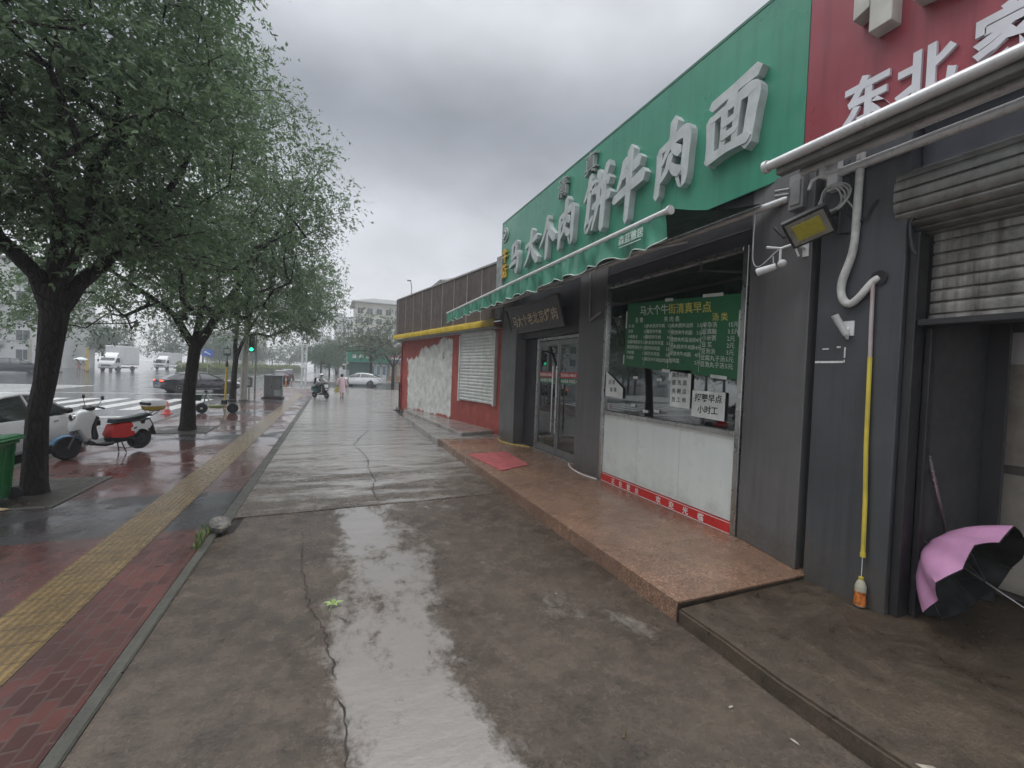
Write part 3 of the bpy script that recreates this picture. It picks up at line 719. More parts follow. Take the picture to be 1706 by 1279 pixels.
edge = [r[-1] for r in rows]
mb = MB().loft(rows, 0, caps=False, closed=False)
mb.loft([[(x + .004, y, z) for x, y, z in r] for r in rows], 0, caps=False, closed=False)
for k in range(2): pass
mb.tube(edge, .0055, 5, 1)
mb.text("森蓝雅居", (2.352, 3.30, 2.785), .085, LEFTV, UPV, .001, .01, m=1)
mb.box(2.352, 2.354, 2.99, 3.29, 2.755, 2.762, 1)
mb.build("valance", [CANVAS, M("valance_piping", (.60, .68, .63), .5)], aw, smooth=True)
for yy in (3.6, 6.3, 8.9):
    MB().tube([(3.44, yy, 3.06), (2.95, yy + .55, 2.97), (2.43, yy, 2.885)], .018, 6).lathe([(.03, 0), (.03, .05)], (2.95, yy + .55, 2.945), 'z', 8).build("folding_arm", ALUW, aw)
br = MB().box(3.37, 3.50, 2.33, 2.45, 2.99, 3.26).box(3.36, 3.369, 2.35, 2.43, 3.02, 3.22).tube([(3.46, 2.44, 3.13), (3.46, 2.50, 3.13)], .045, 10)
br.tube([(3.36, 2.44, 3.16), (3.30, 2.52, 3.16)], .014, 6).tube([(3.36, 2.44, 3.12), (3.30, 2.52, 3.12)], .014, 6)
br.build("gearbox", M("grey_bracket", (.23, .23, .23), .45, .3), aw, bevel=.005)

# ------------------------------------------------------------------ wooden name board above the door
board = thing("name_board", "black wooden board with pale gold lettering hung above the glass door", "sign", (3.5, 7.4, 2.4))
def bp(y, z, d=0.): return (3.36 + (2.95 - z) * .33 - d, y, z)       # leans forward at the top
y0, y1, z0, z1 = 6.33, 8.62, 2.41, 2.93
MB().add([bp(y0, z0), bp(y1, z0), bp(y1, z1), bp(y0, z1), bp(y0, z0, -.05), bp(y1, z0, -.05), bp(y1, z1, -.05), bp(y0, z1, -.05)],
         [(0, 1, 2, 3), (4, 7, 6, 5), (0, 4, 5, 1), (1, 5, 6, 2), (2, 6, 7, 3), (3, 7, 4, 0)]).build("panel", M("black_lacquer", (.045, .043, .045), .35, 0, .2, 5), board, bevel=.006)
fm = MB(); t = .035
for a, b, c, d in ((y0, y1, z1 - t, z1), (y0, y1, z0, z0 + t), (y0, y0 + t, z0 + t, z1 - t), (y1 - t, y1, z0 + t, z1 - t)):
    fm.add([bp(a, c, .001), bp(b, c, .001), bp(b, d, .001), bp(a, d, .001), bp(a, c, .02), bp(b, c, .02), bp(b, d, .02), bp(a, d, .02)], [(3, 2, 1, 0), (4, 5, 6, 7), (0, 1, 5, 4), (1, 2, 6, 5), (2, 3, 7, 6), (3, 0, 4, 7)])
fm.build("frame", M("dark_frame", (.075, .072, .072), .4, 0, .2, 5), board)
yd = Vector((-.33, 0, 1)).normalized()
tx = MB()
for i, ch in enumerate("马大个老北京烤肉"):
    p = bp(8.40 - i * .243, 2.56, .008)
    tx.text(ch, p, .235, LEFTV, tuple(yd), .004, .008)
tx.build("letter", M("pale_gold", (.62, .54, .38), .4), board)
for y in (6.5, 8.4): MB().tube([(3.62, y, 2.75), (3.44, y, 2.75)], .012, 6).build("bracket", BLKM, board)

# ------------------------------------------------------------------ papers behind the window glass
def paper(name, label, cat, pts, mats, fn=None, group=None):
    """pts: bottom-left, bottom-right, top-right, top-left seen from the street"""
    mb = MB()
    o = [Vector(p) for p in pts]; d = Vector((-.003, 0, 0))
    n_ = len(o)
    mb.add(o + [p + d for p in o], [tuple(range(n_)), tuple(range(2 * n_ - 1, n_ - 1, -1))] + [(i, (i + 1) % n_, n_ + (i + 1) % n_, n_ + i) for i in range(n_)])
    if fn: fn(mb)
    ob = mb.build(name, mats); tag(ob, label, cat, group)
    return ob
MENUG = M("menu_green", (.013, .110, .042), .35, 0, .12, 2)
MENUW = M("menu_text", (.52, .58, .52), .5); MENUY = M("menu_yellow", (.55, .50, .12), .5)
def menu_fill(mb):
    A, B, C_, D = Vector((3.548, 4.74, 1.755)), Vector((3.548, 2.985, 1.615)), Vector((3.548, 2.965, 2.43)), Vector((3.548, 4.70, 2.56))
    xd = (B - A).normalized(); yd = Vector((0, -xd.z, -xd.y)); yd = yd if yd.z > 0 else -yd
    xd = tuple(xd)
    def at(u, v): return tuple((A * (1 - u) + B * u) * (1 - v) + (D * (1 - u) + C_ * u) * v - Vector((.006, 0, 0)))
    mb.text("马大个牛", at(.15, .815), .125, xd, tuple(yd), .0008, .004, m=1)
    mb.text("街清真早点", at(.435, .815), .125, xd, tuple(yd), .0008, .006, m=2)
    mb.text("主 食", at(.10, .70), .07, xd, tuple(yd), .0008, .004, m=1)
    mb.text("夹 肉 类", at(.40, .70), .07, xd, tuple(yd), .0008, .004, m=1)
    mb.text("汤 类", at(.80, .70), .085, xd, tuple(yd), .0008, .006, m=2)
    c1 = [("火 烧", "2元"), ("肉饼", "12元"), ("大肉包子", "3元"), ("韭菜鸡蛋包子", "2元"), ("素菜鸡蛋包子", "2元"), ("大火烧", "1.5元"), ("大油饼", "1.5元")]
    c2 = [("大火烧夹牛肉", "12元"), ("烧饼夹牛肉", "11元"), ("烧饼夹牛肉", "10元"), ("大火烧夹鸡蛋", "3.5元"), ("烧饼夹鸡蛋", "3.5元"), ("烧饼夹鸡蛋", "3元"), ("烧饼夹牛肉加鸡蛋", "13元")]
    c3 = [("大火烧夹油饼", "3.5元"), ("烧饼夹牛肉肠", "3.5元"), ("烧饼夹鸡蛋油饼", "4元"), ("大火烧夹牛肉肠", "4元"), ("烧饼夹牛肉肠", "4元"), ("加鸡蛋", "2元")]
    c4 = [("羊杂汤", "15元"), ("豆腐脑", "3.5元"), ("小米粥", "2元"), ("豆 浆", "2元"), ("豆泡汤", "3元"), ("豆腐丸子汤", "5元"), ("豆泡丸子汤", "5元")]
    for u0, u1, lst, sz in ((.03, .205, c1, .050), (.235, .44, c2, .052), (.475, .69, c3, .054), (.735, .915, c4, .062)):
        for i, (a, b) in enumerate(lst):
            v = .615 - i * (.58 / len(lst))
            mb.text(a, at(u0, v), sz, xd, tuple(yd), .0006, .004, m=1, res=1)
            mb.text(b, at(u1, v), sz, xd, tuple(yd), .0006, .004, m=1, res=1)
    for u in (.228, .465, .725):
        a, b = Vector(at(u, .04)), Vector(at(u, .66)); mb.quad(a, a + Vector((0, -.004, 0)), b + Vector((0, -.004, 0)), b, 1)
    # strips of tape
    for u, v, l in ((.40, 1.0, .13), (.72, 1.01, .26), (.42, .0, .13), (.82, .005, .2)):
        a = Vector(at(u, v - .02)); xx = Vector(xd) * l; yy = yd * .034
        mb.quad(a - Vector((.003, 0, 0)), a + xx - Vector((.003, 0, 0)), a + xx + yy - Vector((.003, 0, 0)), a + yy - Vector((.003, 0, 0)), 3)
    for u, v, l in ((-.005, .60, .22), (-.005, .02, .12), (.985, .5, .25)):
        a = Vector(at(u, v)) - Vector((.003, 0, 0)); mb.quad(a, a + Vector((0, -.028, 0)), a + Vector((0, -.028, l)), a + Vector((0, 0, l)), 3)
paper("menu_poster", "big dark green menu sheet with yellow and white text taped to the window", "poster",
      [(3.548, 4.74, 1.755), (3.548, 2.985, 1.615), (3.548, 2.965, 2.43), (3.548, 4.70, 2.56)], [MENUG, MENUW, MENUY, M("clear_tape", (.55, .58, .54), .35)], menu_fill)
PAPER = M("white_paper", (.66, .68, .66), .6); INK = M("black_ink", (.02, .02, .02), .6)
def notice1(mb):
    mb.text("招聘早点", (3.544, 3.50, 1.385), .088, LEFTV, UPV, .0006, .018, m=1)
    mb.text("小时工", (3.544, 3.455, 1.265), .088, LEFTV, UPV, .0006, .018, m=1)
paper("hiring_notice", "square white notice with big black handwriting at the bottom right of the window", "notice",
      [(3.548, 3.535, 1.215), (3.548, 3.115, 1.205), (3.548, 3.115, 1.485), (3.548, 3.535, 1.49)], [PAPER, INK], notice1)
def notice2(mb):
    mb.text("高薪招聘", (3.544, 3.845, 1.625), .060, LEFTV, UPV, .0006, .01, m=1)
    for x, s_ in ((3.84, "服务员"), (3.76, "洗碗工"), (3.68, "面点师")):
        for i, ch in enumerate(s_): mb.text(ch, (3.544, x, 1.54 - i * .095), .062, LEFTV, UPV, .0006, .01, m=1)
paper("job_notice", "narrow upright white notice with columns of black text under the green menu", "notice",
      [(3.548, 3.86, 1.295), (3.548, 3.565, 1.285), (3.548, 3.565, 1.70), (3.548, 3.86, 1.705)], [PAPER, INK], notice2)
def notice3(mb):
    mb.text("注 意", (3.544, 5.06, 1.50), .068, LEFTV, UPV, .0006, .006, m=1)
    mb.text("玻 璃", (3.544, 5.02, 1.40), .066, LEFTV, UPV, .0006, .006, m=1)
paper("corner_notice", "white notice with a cut off corner at the far end of the window", "notice",
      [(3.548, 5.125, 1.33), (3.548, 4.735, 1.315), (3.548, 4.735, 1.45), (3.548, 4.985, 1.60), (3.548, 5.125, 1.67)], [PAPER, INK], notice3)
for y, z in ((4.50, 1.60), (4.06, 1.585), (4.52, 1.245), (4.08, 1.21), (4.28, 1.19)):
    kn = MB()
    for d in (-.022, .022): kn.lathe([(.016, 3.548), (.020, 3.555), (.014, 3.567)], (0, y + d, z), 'x', 10)
    kn.box(3.556, 3.562, y - .022, y + .022, z - .004, z + .004).build("suction_hook", WHITEP, win)
for pts, mt, nm in (([(3.50, 5.98, .70 - .5), (3.49, 5.92, .16), (3.46, 5.7, .145), (3.45, 5.45, .142), (3.50, 5.18, .142)], WHITEP, "white"), ([(3.49, 9.0, .17), (3.36, 8.75, .145), (3.38, 8.35, .142), (3.55, 8.0, .142), (3.66, 7.8, .142)], M("yellow_hose_skin", (.55, .45, .10), .4), "yellow")):
    o = MB().ctube(pts, .010, 6).build("cable" if nm == "white" else "hose", mt, smooth=True)
    tag(o, "short white cable lying on the step beside the window pillar" if nm == "white" else "thin yellow hose lying on the step left of the glass door", "cable" if nm == "white" else "hose")
o = MB().tube([(3.552, 5.66, 3.2), (3.535, 5.62, 3.0), (3.535, 5.60, 2.5), (3.53, 5.58, 2.42), (3.50, 5.38, 2.47), (3.46, 5.20, 2.50)], .016, 7).build("bracket_pipe", M("grey_pipe", (.30, .30, .31), .4, .4), smooth=True)
tag(o, "thin grey bent pipe bracket on the pillar between door and window", "pipe")

# ------------------------------------------------------------------ door mat
mt = M("red_mat_pile", (.36, .085, .085), .85, 0, .22, 5, bmp=.5, bs=160)
mm = MB()
P = [(2.36, 5.98), (2.93, 6.26), (3.01, 7.42), (2.235, 7.30)]
mm.prism(P, 'z', .1345, .148)
tag(mm.build("door_mat", mt, bevel=.003), "faded red door mat lying on the granite step in front of the glass door", "mat")

# ================================================================== RESTAURANT NEXT DOOR
rest = thing("restaurant", "dark restaurant front with red sign, half raised roller shutter and blue grey pillar", "building", (3.6, 1.2, 0))
def rb(mb, name, mats, **k): return mb.build(name, mats, rest, **k)
rb(MB().box(3.40, 3.9, 1.655, 2.192, .09, 3.30), "pillar", PANELB, bevel=.008)
rb(MB().box(3.44, 3.56, 1.602, 1.652, .09, 2.60).box(3.46, 3.62, -3, 1.601, 2.0, 2.04).box(3.56, 3.62, 1.565, 1.60, .09, 1.99), "door_frame", BLKM, bevel=.005)
rb(MB().box(3.52, 3.8, -3, 1.65, 2.64, 3.30).box(3.46, 7.5, -3, 2.19, 3.31, 3.36), "wall", M("bluegrey_fascia", (.06, .063, .08), .4, 0, .12))
rb(MB().box(3.52, 7.4, -3, 2.43, 3.37, 5.9), "upper_wall", PANELD)
SHUT = M("galvanised_slat", (.20, .20, .188), .42, .35, .18, 6, streak=.5, dirt=(.09, .075, .06), bmp=.1, bs=40)
SHUTR = M("rusty_slat", (.27, .265, .245), .55, .3, .45, 3.5, streak=.8, dirt=(.05, .035, .025), bmp=.2, bs=50)
def slats(mb, path, y0, y1, pitch, depth, m=0):
    """curved interlocking slats following a profile path in (x, z)"""
    pts = [Vector((p[0], p[1])) for p in path]; L_ = [0]
    for a, b in zip(pts[:-1], pts[1:]): L_.append(L_[-1] + (b - a).length)
    def at(s):
        for i in range(len(pts) - 1):
            if s <= L_[i + 1] or i == len(pts) - 2:
                t = (s - L_[i]) / max(1e-6, L_[i + 1] - L_[i]); p = pts[i].lerp(pts[i + 1], t); d = (pts[i + 1] - pts[i]).normalized()
                return p, Vector((d.y, -d.x))
    prof = []; n = int(L_[-1] / pitch)
    for i in range(n):
        for u, h in ((0, .2), (.04, .7), (.12, .95), (.4, 1.05), (.70, 1), (.80, .75), (.83, .1), (.86, -1.3), (.96, -1.3), (.98, 0)):
            p, nn = at((i + u) * pitch); q = p + nn * (h * depth); prof.append(q)
    mb.loft([[(p.x, y0, p.y), (p.x, y1, p.y)] for p in prof], m, caps=False, closed=False)
sh = MB()
path = [(3.54, 3.02), (3.45, 3.005), (3.39, 2.975), (3.362, 2.92), (3.358, 2.84), (3.365, 2.77), (3.39, 2.715), (3.44, 2.67), (3.50, 2.64), (3.57, 2.615), (3.63, 2.60)]
slats(sh, path, -3, 1.715, .070, .008)
sh.prism(path, 'y', 1.708, 1.714)
roll = rb(sh, "shutter_roll", SHUT, smooth=True)
sh = MB(); slats(sh, [(3.60, 2.62), (3.60, 2.03)], -3, 1.598, .078, .009)
sh.box(3.585, 3.615, -3, 1.598, 2.045, 2.075)
rb(sh, "shutter_curtain", SHUTR, smooth=True)
iw = MB().box(3.63, 4.42, 1.605, 1.65, .09, 2.6, 0).box(4.40, 4.44, 1.50, 1.604, .09, 2.3, 0).box(4.44, 4.48, -1.5, 1.9, 2.02, 2.3, 0)
iw.box(7.0, 7.1, -3, 3, .09, 3.2, 1).box(4.42, 7.0, 1.93, 1.97, .09, 3.2, 1).box(3.7, 7.0, -3, 2.3, 3.2, 3.25, 0)
rb(iw, "interior_wall", [M("black_sheet", (.055, .056, .060), .45, 0, .1), M("cream_wall", (.42, .38, .32), .6)])
iw = MB().box(4.62, 4.68, 1.12, 1.90, .09, 2.0, 0).box(4.60, 4.619, 1.16, 1.86, .14, 1.0, 1).box(4.60, 4.619, 1.16, 1.86, 1.06, 1.95, 1)
rb(iw, "interior_cabinet", [M("cabinet_edge", (.16, .14, .12), .4), M("frosted_panel", (.44, .40, .35), .25, 0, .25, 1.5)], bevel=.004)
o = MB().prism([(1.20, 1.80), (1.62, 1.80), (1.62, 2.03), (1.25, 2.03)], 'x', 4.585, 4.589).build("price_sheet", WHV)
tag(o, "white sheet hanging in the upper doorway under the half raised shutter", "paper")

rs = thing("restaurant_sign", "tall red fascia sign with white block lettering at the right edge", "sign", (3.5, 0, 3.35))
MB().box(3.495, 3.515, -2.5, 2.428, 3.34, 5.9).build("board", REDS, rs)
def font_letter(ch, yl, z, size, dep, sx=1., parent=rs, off=.035):
    MB().text(ch, (3.495 - dep, yl, z), size, LEFTV, UPV, dep, off, sx=sx).build("letter", M("pale_letter", (.62, .62, .66), .4, 0, .08), parent)
font_letter("东", 2.135, 3.535, .335, .012, .92)
font_letter("北", 1.80, 3.510, .335, .012, .92)
font_letter("家", 1.425, 3.505, .345, .012, .92)
BL = M("beige_letter", (.46, .45, .41), .45, 0, .12, 4, streak=.3)
big = MB().prism([(1.935, 4.05), (1.80, 4.05), (1.80, 4.75), (1.935, 4.75)], 'x', 3.375, 3.494, 0)
big.prism([(2.04, 4.20), (1.938, 4.235), (1.938, 4.36), (2.04, 4.36)], 'x', 3.375, 3.494, 0)
big.prism([(1.690, 4.085), (1.40, 4.02), (1.40, 4.14), (1.690, 4.22)], 'x', 3.375, 3.494, 0)
big.build("letter", BL, rs, bevel=.006)

ra = thing("rolled_awning", "white framed awning rolled up against the wall below the red sign", "awning", (3.2, 1, 3.2))
MB().tube([(3.06, 2.425, 3.262), (3.06, -2.5, 3.262)], .036, 12).lathe([(.048, 2.40), (.048, 2.43)], (3.06, 0, 3.262), 'y', 12).build("front_bar", ALUW, ra, smooth=True)
MB().box(3.09, 3.16, -2.5, 2.36, 3.185, 3.285).box(3.165, 3.30, -2.5, 2.36, 3.255, 3.30).build("cover", M("grey_cover", (.20, .20, .19), .45, .2, .2, 3, streak=.4), ra, bevel=.008)
MB().tube([(3.36, 2.12, 3.14), (3.36, -2.5, 3.14)], .032, 10).tube([(3.30, 2.30, 3.225), (3.30, -2.5, 3.225)], .03, 10).build("roller_tube", ALUW, ra, smooth=True)
MB().box(3.33, 3.397, 2.06, 2.13, 3.02, 3.24).box(3.28, 3.40, 2.13, 2.16, 3.12, 3.24).tube([(3.33, 2.12, 3.17), (3.30, 2.22, 3.13), (3.30, 2.24, 3.07)], .013, 6).build("bracket", WHITEP, ra, bevel=.004)

# ---- services fixed on the blue-grey pillar
fl = thing("floodlight", "black floodlight with yellow lamp plate tilted down on the blue grey pillar", "lamp", (3.2, 2.16, 2.74))
C0 = Vector((3.22, 2.17, 2.75)); nrm = Vector((-.60, -.42, -.68)).normalized(); ux = Vector((.30, -.9, .29)); ux = (ux - nrm * ux.dot(nrm)).normalized(); uy = nrm.cross(ux)
def fr(a, b, c): return tuple(C0 + ux * a + uy * b + nrm * c)
def obox(mb, a0, a1, b0, b1, c0, c1, m=0, tp=1.):
    k = [(a0, b0), (a1, b0), (a1, b1), (a0, b1)]
    am, bm_ = (a0 + a1) / 2, (b0 + b1) / 2
    mb.add([fr(a, b, c0) for a, b in k] + [fr(am + (a - am) * tp, bm_ + (b - bm_) * tp, c1) for a, b in k], [(3, 2, 1, 0), (4, 5, 6, 7), (0, 1, 5, 4), (1, 2, 6, 5), (2, 3, 7, 6), (3, 0, 4, 7)], m)
hb = MB(); obox(hb, -.145, .145, -.115, .115, -.05, 0)
for i in range(7): obox(hb, -.12 + i * .036, -.108 + i * .036, -.10, .10, -.075, -.0505)
hb.build("housing", BLKM, fl, bevel=.006)
hb = MB(); obox(hb, -.125, .125, -.095, .095, .001, .006); hb.build("reflector", M("grey_reflector", (.30, .30, .27), .3, .4), fl)
hb = MB(); obox(hb, -.09, .09, -.065, .065, .0065, .010, 0, .97); hb.build("lamp_plate", M("led_yellow", (.40, .36, .05), .35, 0, .1, 20), fl)
MB().tube([fr(.16, -.0, -.03), fr(.19, .0, -.10), (3.36, 2.05, 2.70), (3.405, 2.0, 2.70)], .014, 6).build("bracket", BLKM, fl)
cc_ = MB()
for i in range(4):
    c = Vector((3.33, 2.10 - .012 * i, 2.955)); r0 = .085 + .008 * i
    cc_.tube([(c.x + .02 * math.sin(a * 2 + i), c.y + r0 * math.cos(a) * .9, c.z + r0 * .95 * math.sin(a)) for a in [2 * math.pi * k / 20 for k in range(21)]], .0065, 5, caps=False)
cc_.tube([(3.33, 2.02, 2.96), (3.36, 1.96, 2.86), (3.39, 1.94, 2.74)], .006, 5).tube([(3.34, 2.1, 3.04), (3.36, 2.05, 3.12), (3.39, 2.0, 3.16)], .006, 5)
tag(cc_.build("cable_coil", M("grey_cable", (.42, .42, .40), .45), smooth=True), "loose coil of pale cable hanging above the floodlight", "cable")
bk = MB().ctube([(3.36, 2.0, 3.2), (3.35, 1.97, 3.0), (3.36, 2.0, 2.83), (3.38, 1.9, 2.75), (3.385, 1.86, 2.82), (3.385, 1.82, 2.87)], .006, 5).ctube([(3.43, 1.60, 2.75), (3.40, 1.64, 2.66), (3.392, 1.62, 2.5), (3.40, 1.60, 2.45)], .010, 5)
tag(bk.build("cable", BLKM, smooth=True), "black cables looping over the blue grey pillar beside the insulated pipe", "cable")
hs = thing("drain_pipe", "white wrapped drain pipe looping down the blue grey pillar into a thin yellow tube", "pipe", (3.38, 1.9, 2.4))
MB().ctube([(3.37, 1.93, 3.22), (3.37, 1.935, 3.0), (3.375, 1.94, 2.80), (3.375, 1.945, 2.62), (3.37, 1.96, 2.50), (3.37, 2.005, 2.36), (3.37, 2.01, 2.27), (3.37, 1.985, 2.20), (3.37, 1.945, 2.18), (3.37, 1.90, 2.21), (3.375, 1.86, 2.26), (3.385, 1.82, 2.315), (3.40, 1.795, 2.335)], [.026, .025, .026, .024, .026, .027, .025, .028, .027, .024, .025, .024, .024], 10).build("insulated_pipe", M("pipe_wrap", (.52, .52, .50), .6, 0, .2, 8, bmp=.5, bs=35), hs, smooth=True)
MB().lathe([(.05, 3.385), (.045, 3.399)], (0, 1.79, 2.335), 'x', 12).build("wall_hole", DARKIN, hs)
MB().tube([(3.375, 1.815, 2.32), (3.375, 1.812, 2.0), (3.38, 1.81, 1.80)], .012, 8).build("pale_tube", M("pinkish_tube", (.42, .36, .36), .4), hs, smooth=True)
MB().tube([(3.38, 1.81, 1.80), (3.375, 1.80, 1.2), (3.375, 1.785, .80), (3.365, 1.775, .45)], .0135, 8).lathe([(.017, 0), (.017, .03)], (3.365, 1.775, .44), 'z', 10).build("yellow_tube", M("yellow_tube", (.55, .44, .06), .4), hs, smooth=True)
bo = thing("plastic_bottle", "small clear plastic bottle with orange label hanging below the yellow tube", "bottle", (3.35, 1.77, .1))
MB().lathe([(.026, .105), (.034, .115), (.033, .15), (.029, .18), (.033, .21), (.033, .245), (.022, .275), (.013, .29)], (3.355, 1.772, 0), 'z', 14).build("bottle_body", M("bottle_plastic", (.42, .40, .30), .15), bo, smooth=True)
MB().lathe([(.0345, .117), (.034, .148), (.030, .18), (.0338, .208)], (3.355, 1.772, 0), 'z', 14).build("label_wrap", M("orange_label", (.50, .15, .03), .4, 0, .6, 26), bo, smooth=True)
MB().lathe([(.015, .288), (.015, .305)], (3.355, 1.772, 0), 'z', 12).build("cap", M("yellow_cap", (.45, .36, .05), .4), bo)
MB().tube([(3.362, 1.775, .44), (3.356, 1.772, .30)], .0022, 4).build("string", WHITEP, bo)
fh = thing("flag_holder", "small white metal flag pole socket screwed on the blue grey pillar", "bracket", (3.38, 1.97, 2.0))
MB().tube([(3.375, 1.965, 1.965), (3.31, 2.01, 2.10)], [.021, .024], 12, caps=False).tube([(3.375, 1.965, 1.965), (3.31, 2.01, 2.10)], [.017, .020], 12, caps=False).build("socket", WHITEP, fh, smooth=True)
MB().box(3.390, 3.399, 1.925, 1.995, 1.955, 2.06).prism([(3.36, 1.96), (3.391, 1.93), (3.391, 2.02)], 'y', 1.955, 1.972).build("plate", WHITEP, fh)
tp = MB()
for a, b, c, d in ((2.135, 2.09, 1.862, 1.872), (2.035, 2.01, 1.872, 1.884), (1.985, 1.975, 1.80, 1.875), (1.985, 1.978, 1.765, 1.785), (2.185, 1.99, 1.762, 1.777)):
    tp.box(3.3965, 3.399, b, a, c, d)
tag(tp.build("tape_remains", M("old_tape", (.62, .63, .63), .5, 0, .2, 30)), "torn white tape outline left from a removed poster on the blue grey pillar", "tape")
cam = thing("security_camera", "white bullet cameras on a bent bracket beside the floodlight", "camera", (3.3, 2.42, 2.6))
MB().tube([(3.42, 2.31, 2.66), (3.34, 2.36, 2.70), (3.30, 2.44, 2.68), (3.24, 2.52, 2.70)], .010, 6).tube([(3.30, 2.44, 2.68), (3.30, 2.44, 2.58)], .010, 6).tube([(3.34, 2.36, 2.70), (3.36, 2.33, 2.60)], .008, 6).box(3.405, 3.42, 2.285, 2.335, 2.60, 2.72).build("bracket", WHITEP, cam)
MB().tube([(3.30, 2.47, 2.545), (3.275, 2.53, 2.53), (3.25, 2.60, 2.515)], [.026, .03, .033], 12).tube([(3.30, 2.40, 2.555), (3.30, 2.44, 2.58)], .01, 6).ell((3.30, 2.42, 2.555), (.035, .035, .032), 12, 8).tube([(3.29, 2.49, 2.57), (3.29, 2.495, 2.63)], .004, 5).build("camera_body", WHITEP, cam, smooth=True)
MB().tube([(3.25, 2.598, 2.5155), (3.246, 2.612, 2.512)], .026, 12).build("lens", BLKM, cam, smooth=True)
o = MB().ctube([(3.44, 2.80, 3.11), (3.43, 2.80, 2.85), (3.42, 2.78, 2.66), (3.38, 2.68, 2.60), (3.34, 2.50, 2.68), (3.33, 2.42, 2.70)], .005, 5).build("camera_cable", WHITEP, smooth=True)
tag(o, "thin white cable drooping from the awning tube to the bullet camera", "cable")
o = MB().tube([(3.40, 2.58, 2.90), (3.42, 2.50, 2.80)], .014, 6).build("antenna", BLKM, smooth=True)
tag(o, "short dark rod bracket on the grey pillar above the bullet camera", "bracket")
o = MB().tube([(3.66, 1.585, 1.16), (3.87, 1.58, .72), (4.12, 1.575, .12)], .011, 8).build("broom_stick", STEEL, smooth=True)
tag(o, "thin pale stick leaning in the doorway behind the pink umbrella", "stick")
o = MB().box(4.35, 4.8, .55, 1.32, .0855, .20).build("floor_box", M("dark_crate", (.07, .07, .075), .5, 0, .3), bevel=.01)
tag(o, "low dark crate on the doorway floor behind the pink umbrella", "crate")

# ---- pink umbrella lying open in the doorway
def umbrella():
    t = thing("umbrella", "open pink umbrella with black lining lying on its side in the doorway", "umbrella", (3.85, 1.3, .1))
    ax = Vector((.05, .915, .39)).normalized()           # towards the tip
    C1 = Vector((3.70, 1.345, .462))
    a = Vector((0, 0, 1)); a = (a - ax * a.dot(ax)).normalized(); b = ax.cross(a)
    Rm, Hh, n = .39, .25, 8
    def P(th, u, dr=0.):
        r = Rm * u; k = th / (2 * math.pi / n); fr_ = abs(k - round(k)) * 2      # 0 at a rib, 1 mid panel
        scal = 1 - .15 * fr_ * (u ** 2.5)
        h = Hh * (1 - u ** 2.0) - .030 * fr_ * u - dr
        return C1 + (a * math.cos(th) + b * math.sin(th)) * r * scal + ax * h
    for nm, dr, mt_ in (("canopy", 0., M("pink_canopy", (.50, .25, .42), .45, 0, .12, 4)), ("lining", .006, M("black_lining", (.006, .006, .006), .8))):
        rings = [[tuple(P(2 * math.pi * j / 48, u, dr)) for j in range(48)] for u in (.02, .2, .4, .6, .75, .88, 1)]
        MB().loft(rings, caps=False).build(nm, mt_, t, smooth=True)
    rb_ = MB()
    for k in range(n):
        th = 2 * math.pi * k / n
        rb_.tube([tuple(P(th, u, .012)) for u in (.03, .3, .6, .85, 1.)], .003, 4)
        rb_.tube([tuple(P(th, .5, .014)), tuple(C1 - ax * .06)], .0025, 4)
    rb_.build("ribs", BLKM, t)
    MB().tube([tuple(C1 + ax * (Hh + .05)), tuple(C1 - ax * .40)], .006, 8).build("shaft", STEEL, t)
    MB().tube([tuple(C1 - ax * .40), tuple(C1 - ax * .50)], .016, 8).build("handle", BLKM, t)
umbrella()

# ================================================================== RED KIOSK further along (turned 10 degrees)
kd = Vector((-.177, .984, 0)); kn_ = Vector((.984, .177, 0)); KA = Vector((3.62, 9.25, 0))
def kp(s, d, z): q = KA + kd * s + kn_ * d; return (q.x, q.y, z)         # along the wall, depth behind it, height
def kbox(mb, s0, s1, d0, d1, z0, z1, m=0):
    return mb.add([kp(s0, d0, z0), kp(s1, d0, z0), kp(s1, d1, z0), kp(s0, d1, z0), kp(s0, d0, z1), kp(s1, d0, z1), kp(s1, d1, z1), kp(s0, d1, z1)],
                  [(3, 2, 1, 0), (4, 5, 6, 7), (0, 1, 5, 4), (1, 2, 6, 5), (2, 3, 7, 6), (3, 0, 4, 7)], m)
kio = thing("red_kiosk", "low red shop with peeling white plaster, closed white shutter and brown panelled parapet", "building", (3.4, 13, 0))
kbox(MB(), .0, 7.1, 0, 4, .1, 2.74).build("wall", PEEL, kio)
kbox(MB(), 7.101, 7.22, -.03, .10, .1, 2.70).build("corner_post", M("dark_red_post", (.20, .02, .025), .4), kio)
kbox(MB(), -.05, 7.4, .02, 4, 2.745, 2.80).build("roof", M("flat_roof", (.14, .14, .14), .8), kio)
BRP = M("brown_parapet", (.085, .065, .060), .6, 0, .3, 2, streak=.5, dirt=(.16, .13, .12))
pm = MB(); s = .22; i = 0
while s < 7.5:
    e = min(7.58, s + .80); kbox(pm, s, e - .012, -.10 - .004 * (i % 2), -.06, 2.81, 4.12); s = e; i += 1
pm.build("parapet", BRP, kio)
pm = kbox(MB(), .2, 7.6, -.125, -.09, 4.125, 4.165)
s = .22
while s < 7.6: kbox(pm, s - .025, s + .006, -.112, -.1045, 2.81, 4.12); s += .80
kbox(pm, 7.56, 7.62, -.13, -.04, 2.8, 4.12)
pm.build("parapet_frame", M("grey_rail", (.36, .35, .34), .5, .3), kio)
kbox(MB(), -.05, .19, -.18, .1, 2.8, 4.22).build("parapet_end", M("grey_end_post", (.30, .31, .31), .5, 0, .3, 6, streak=.5), kio)
sw = MB()
nsl = 20; z0, z1 = .83, 2.50
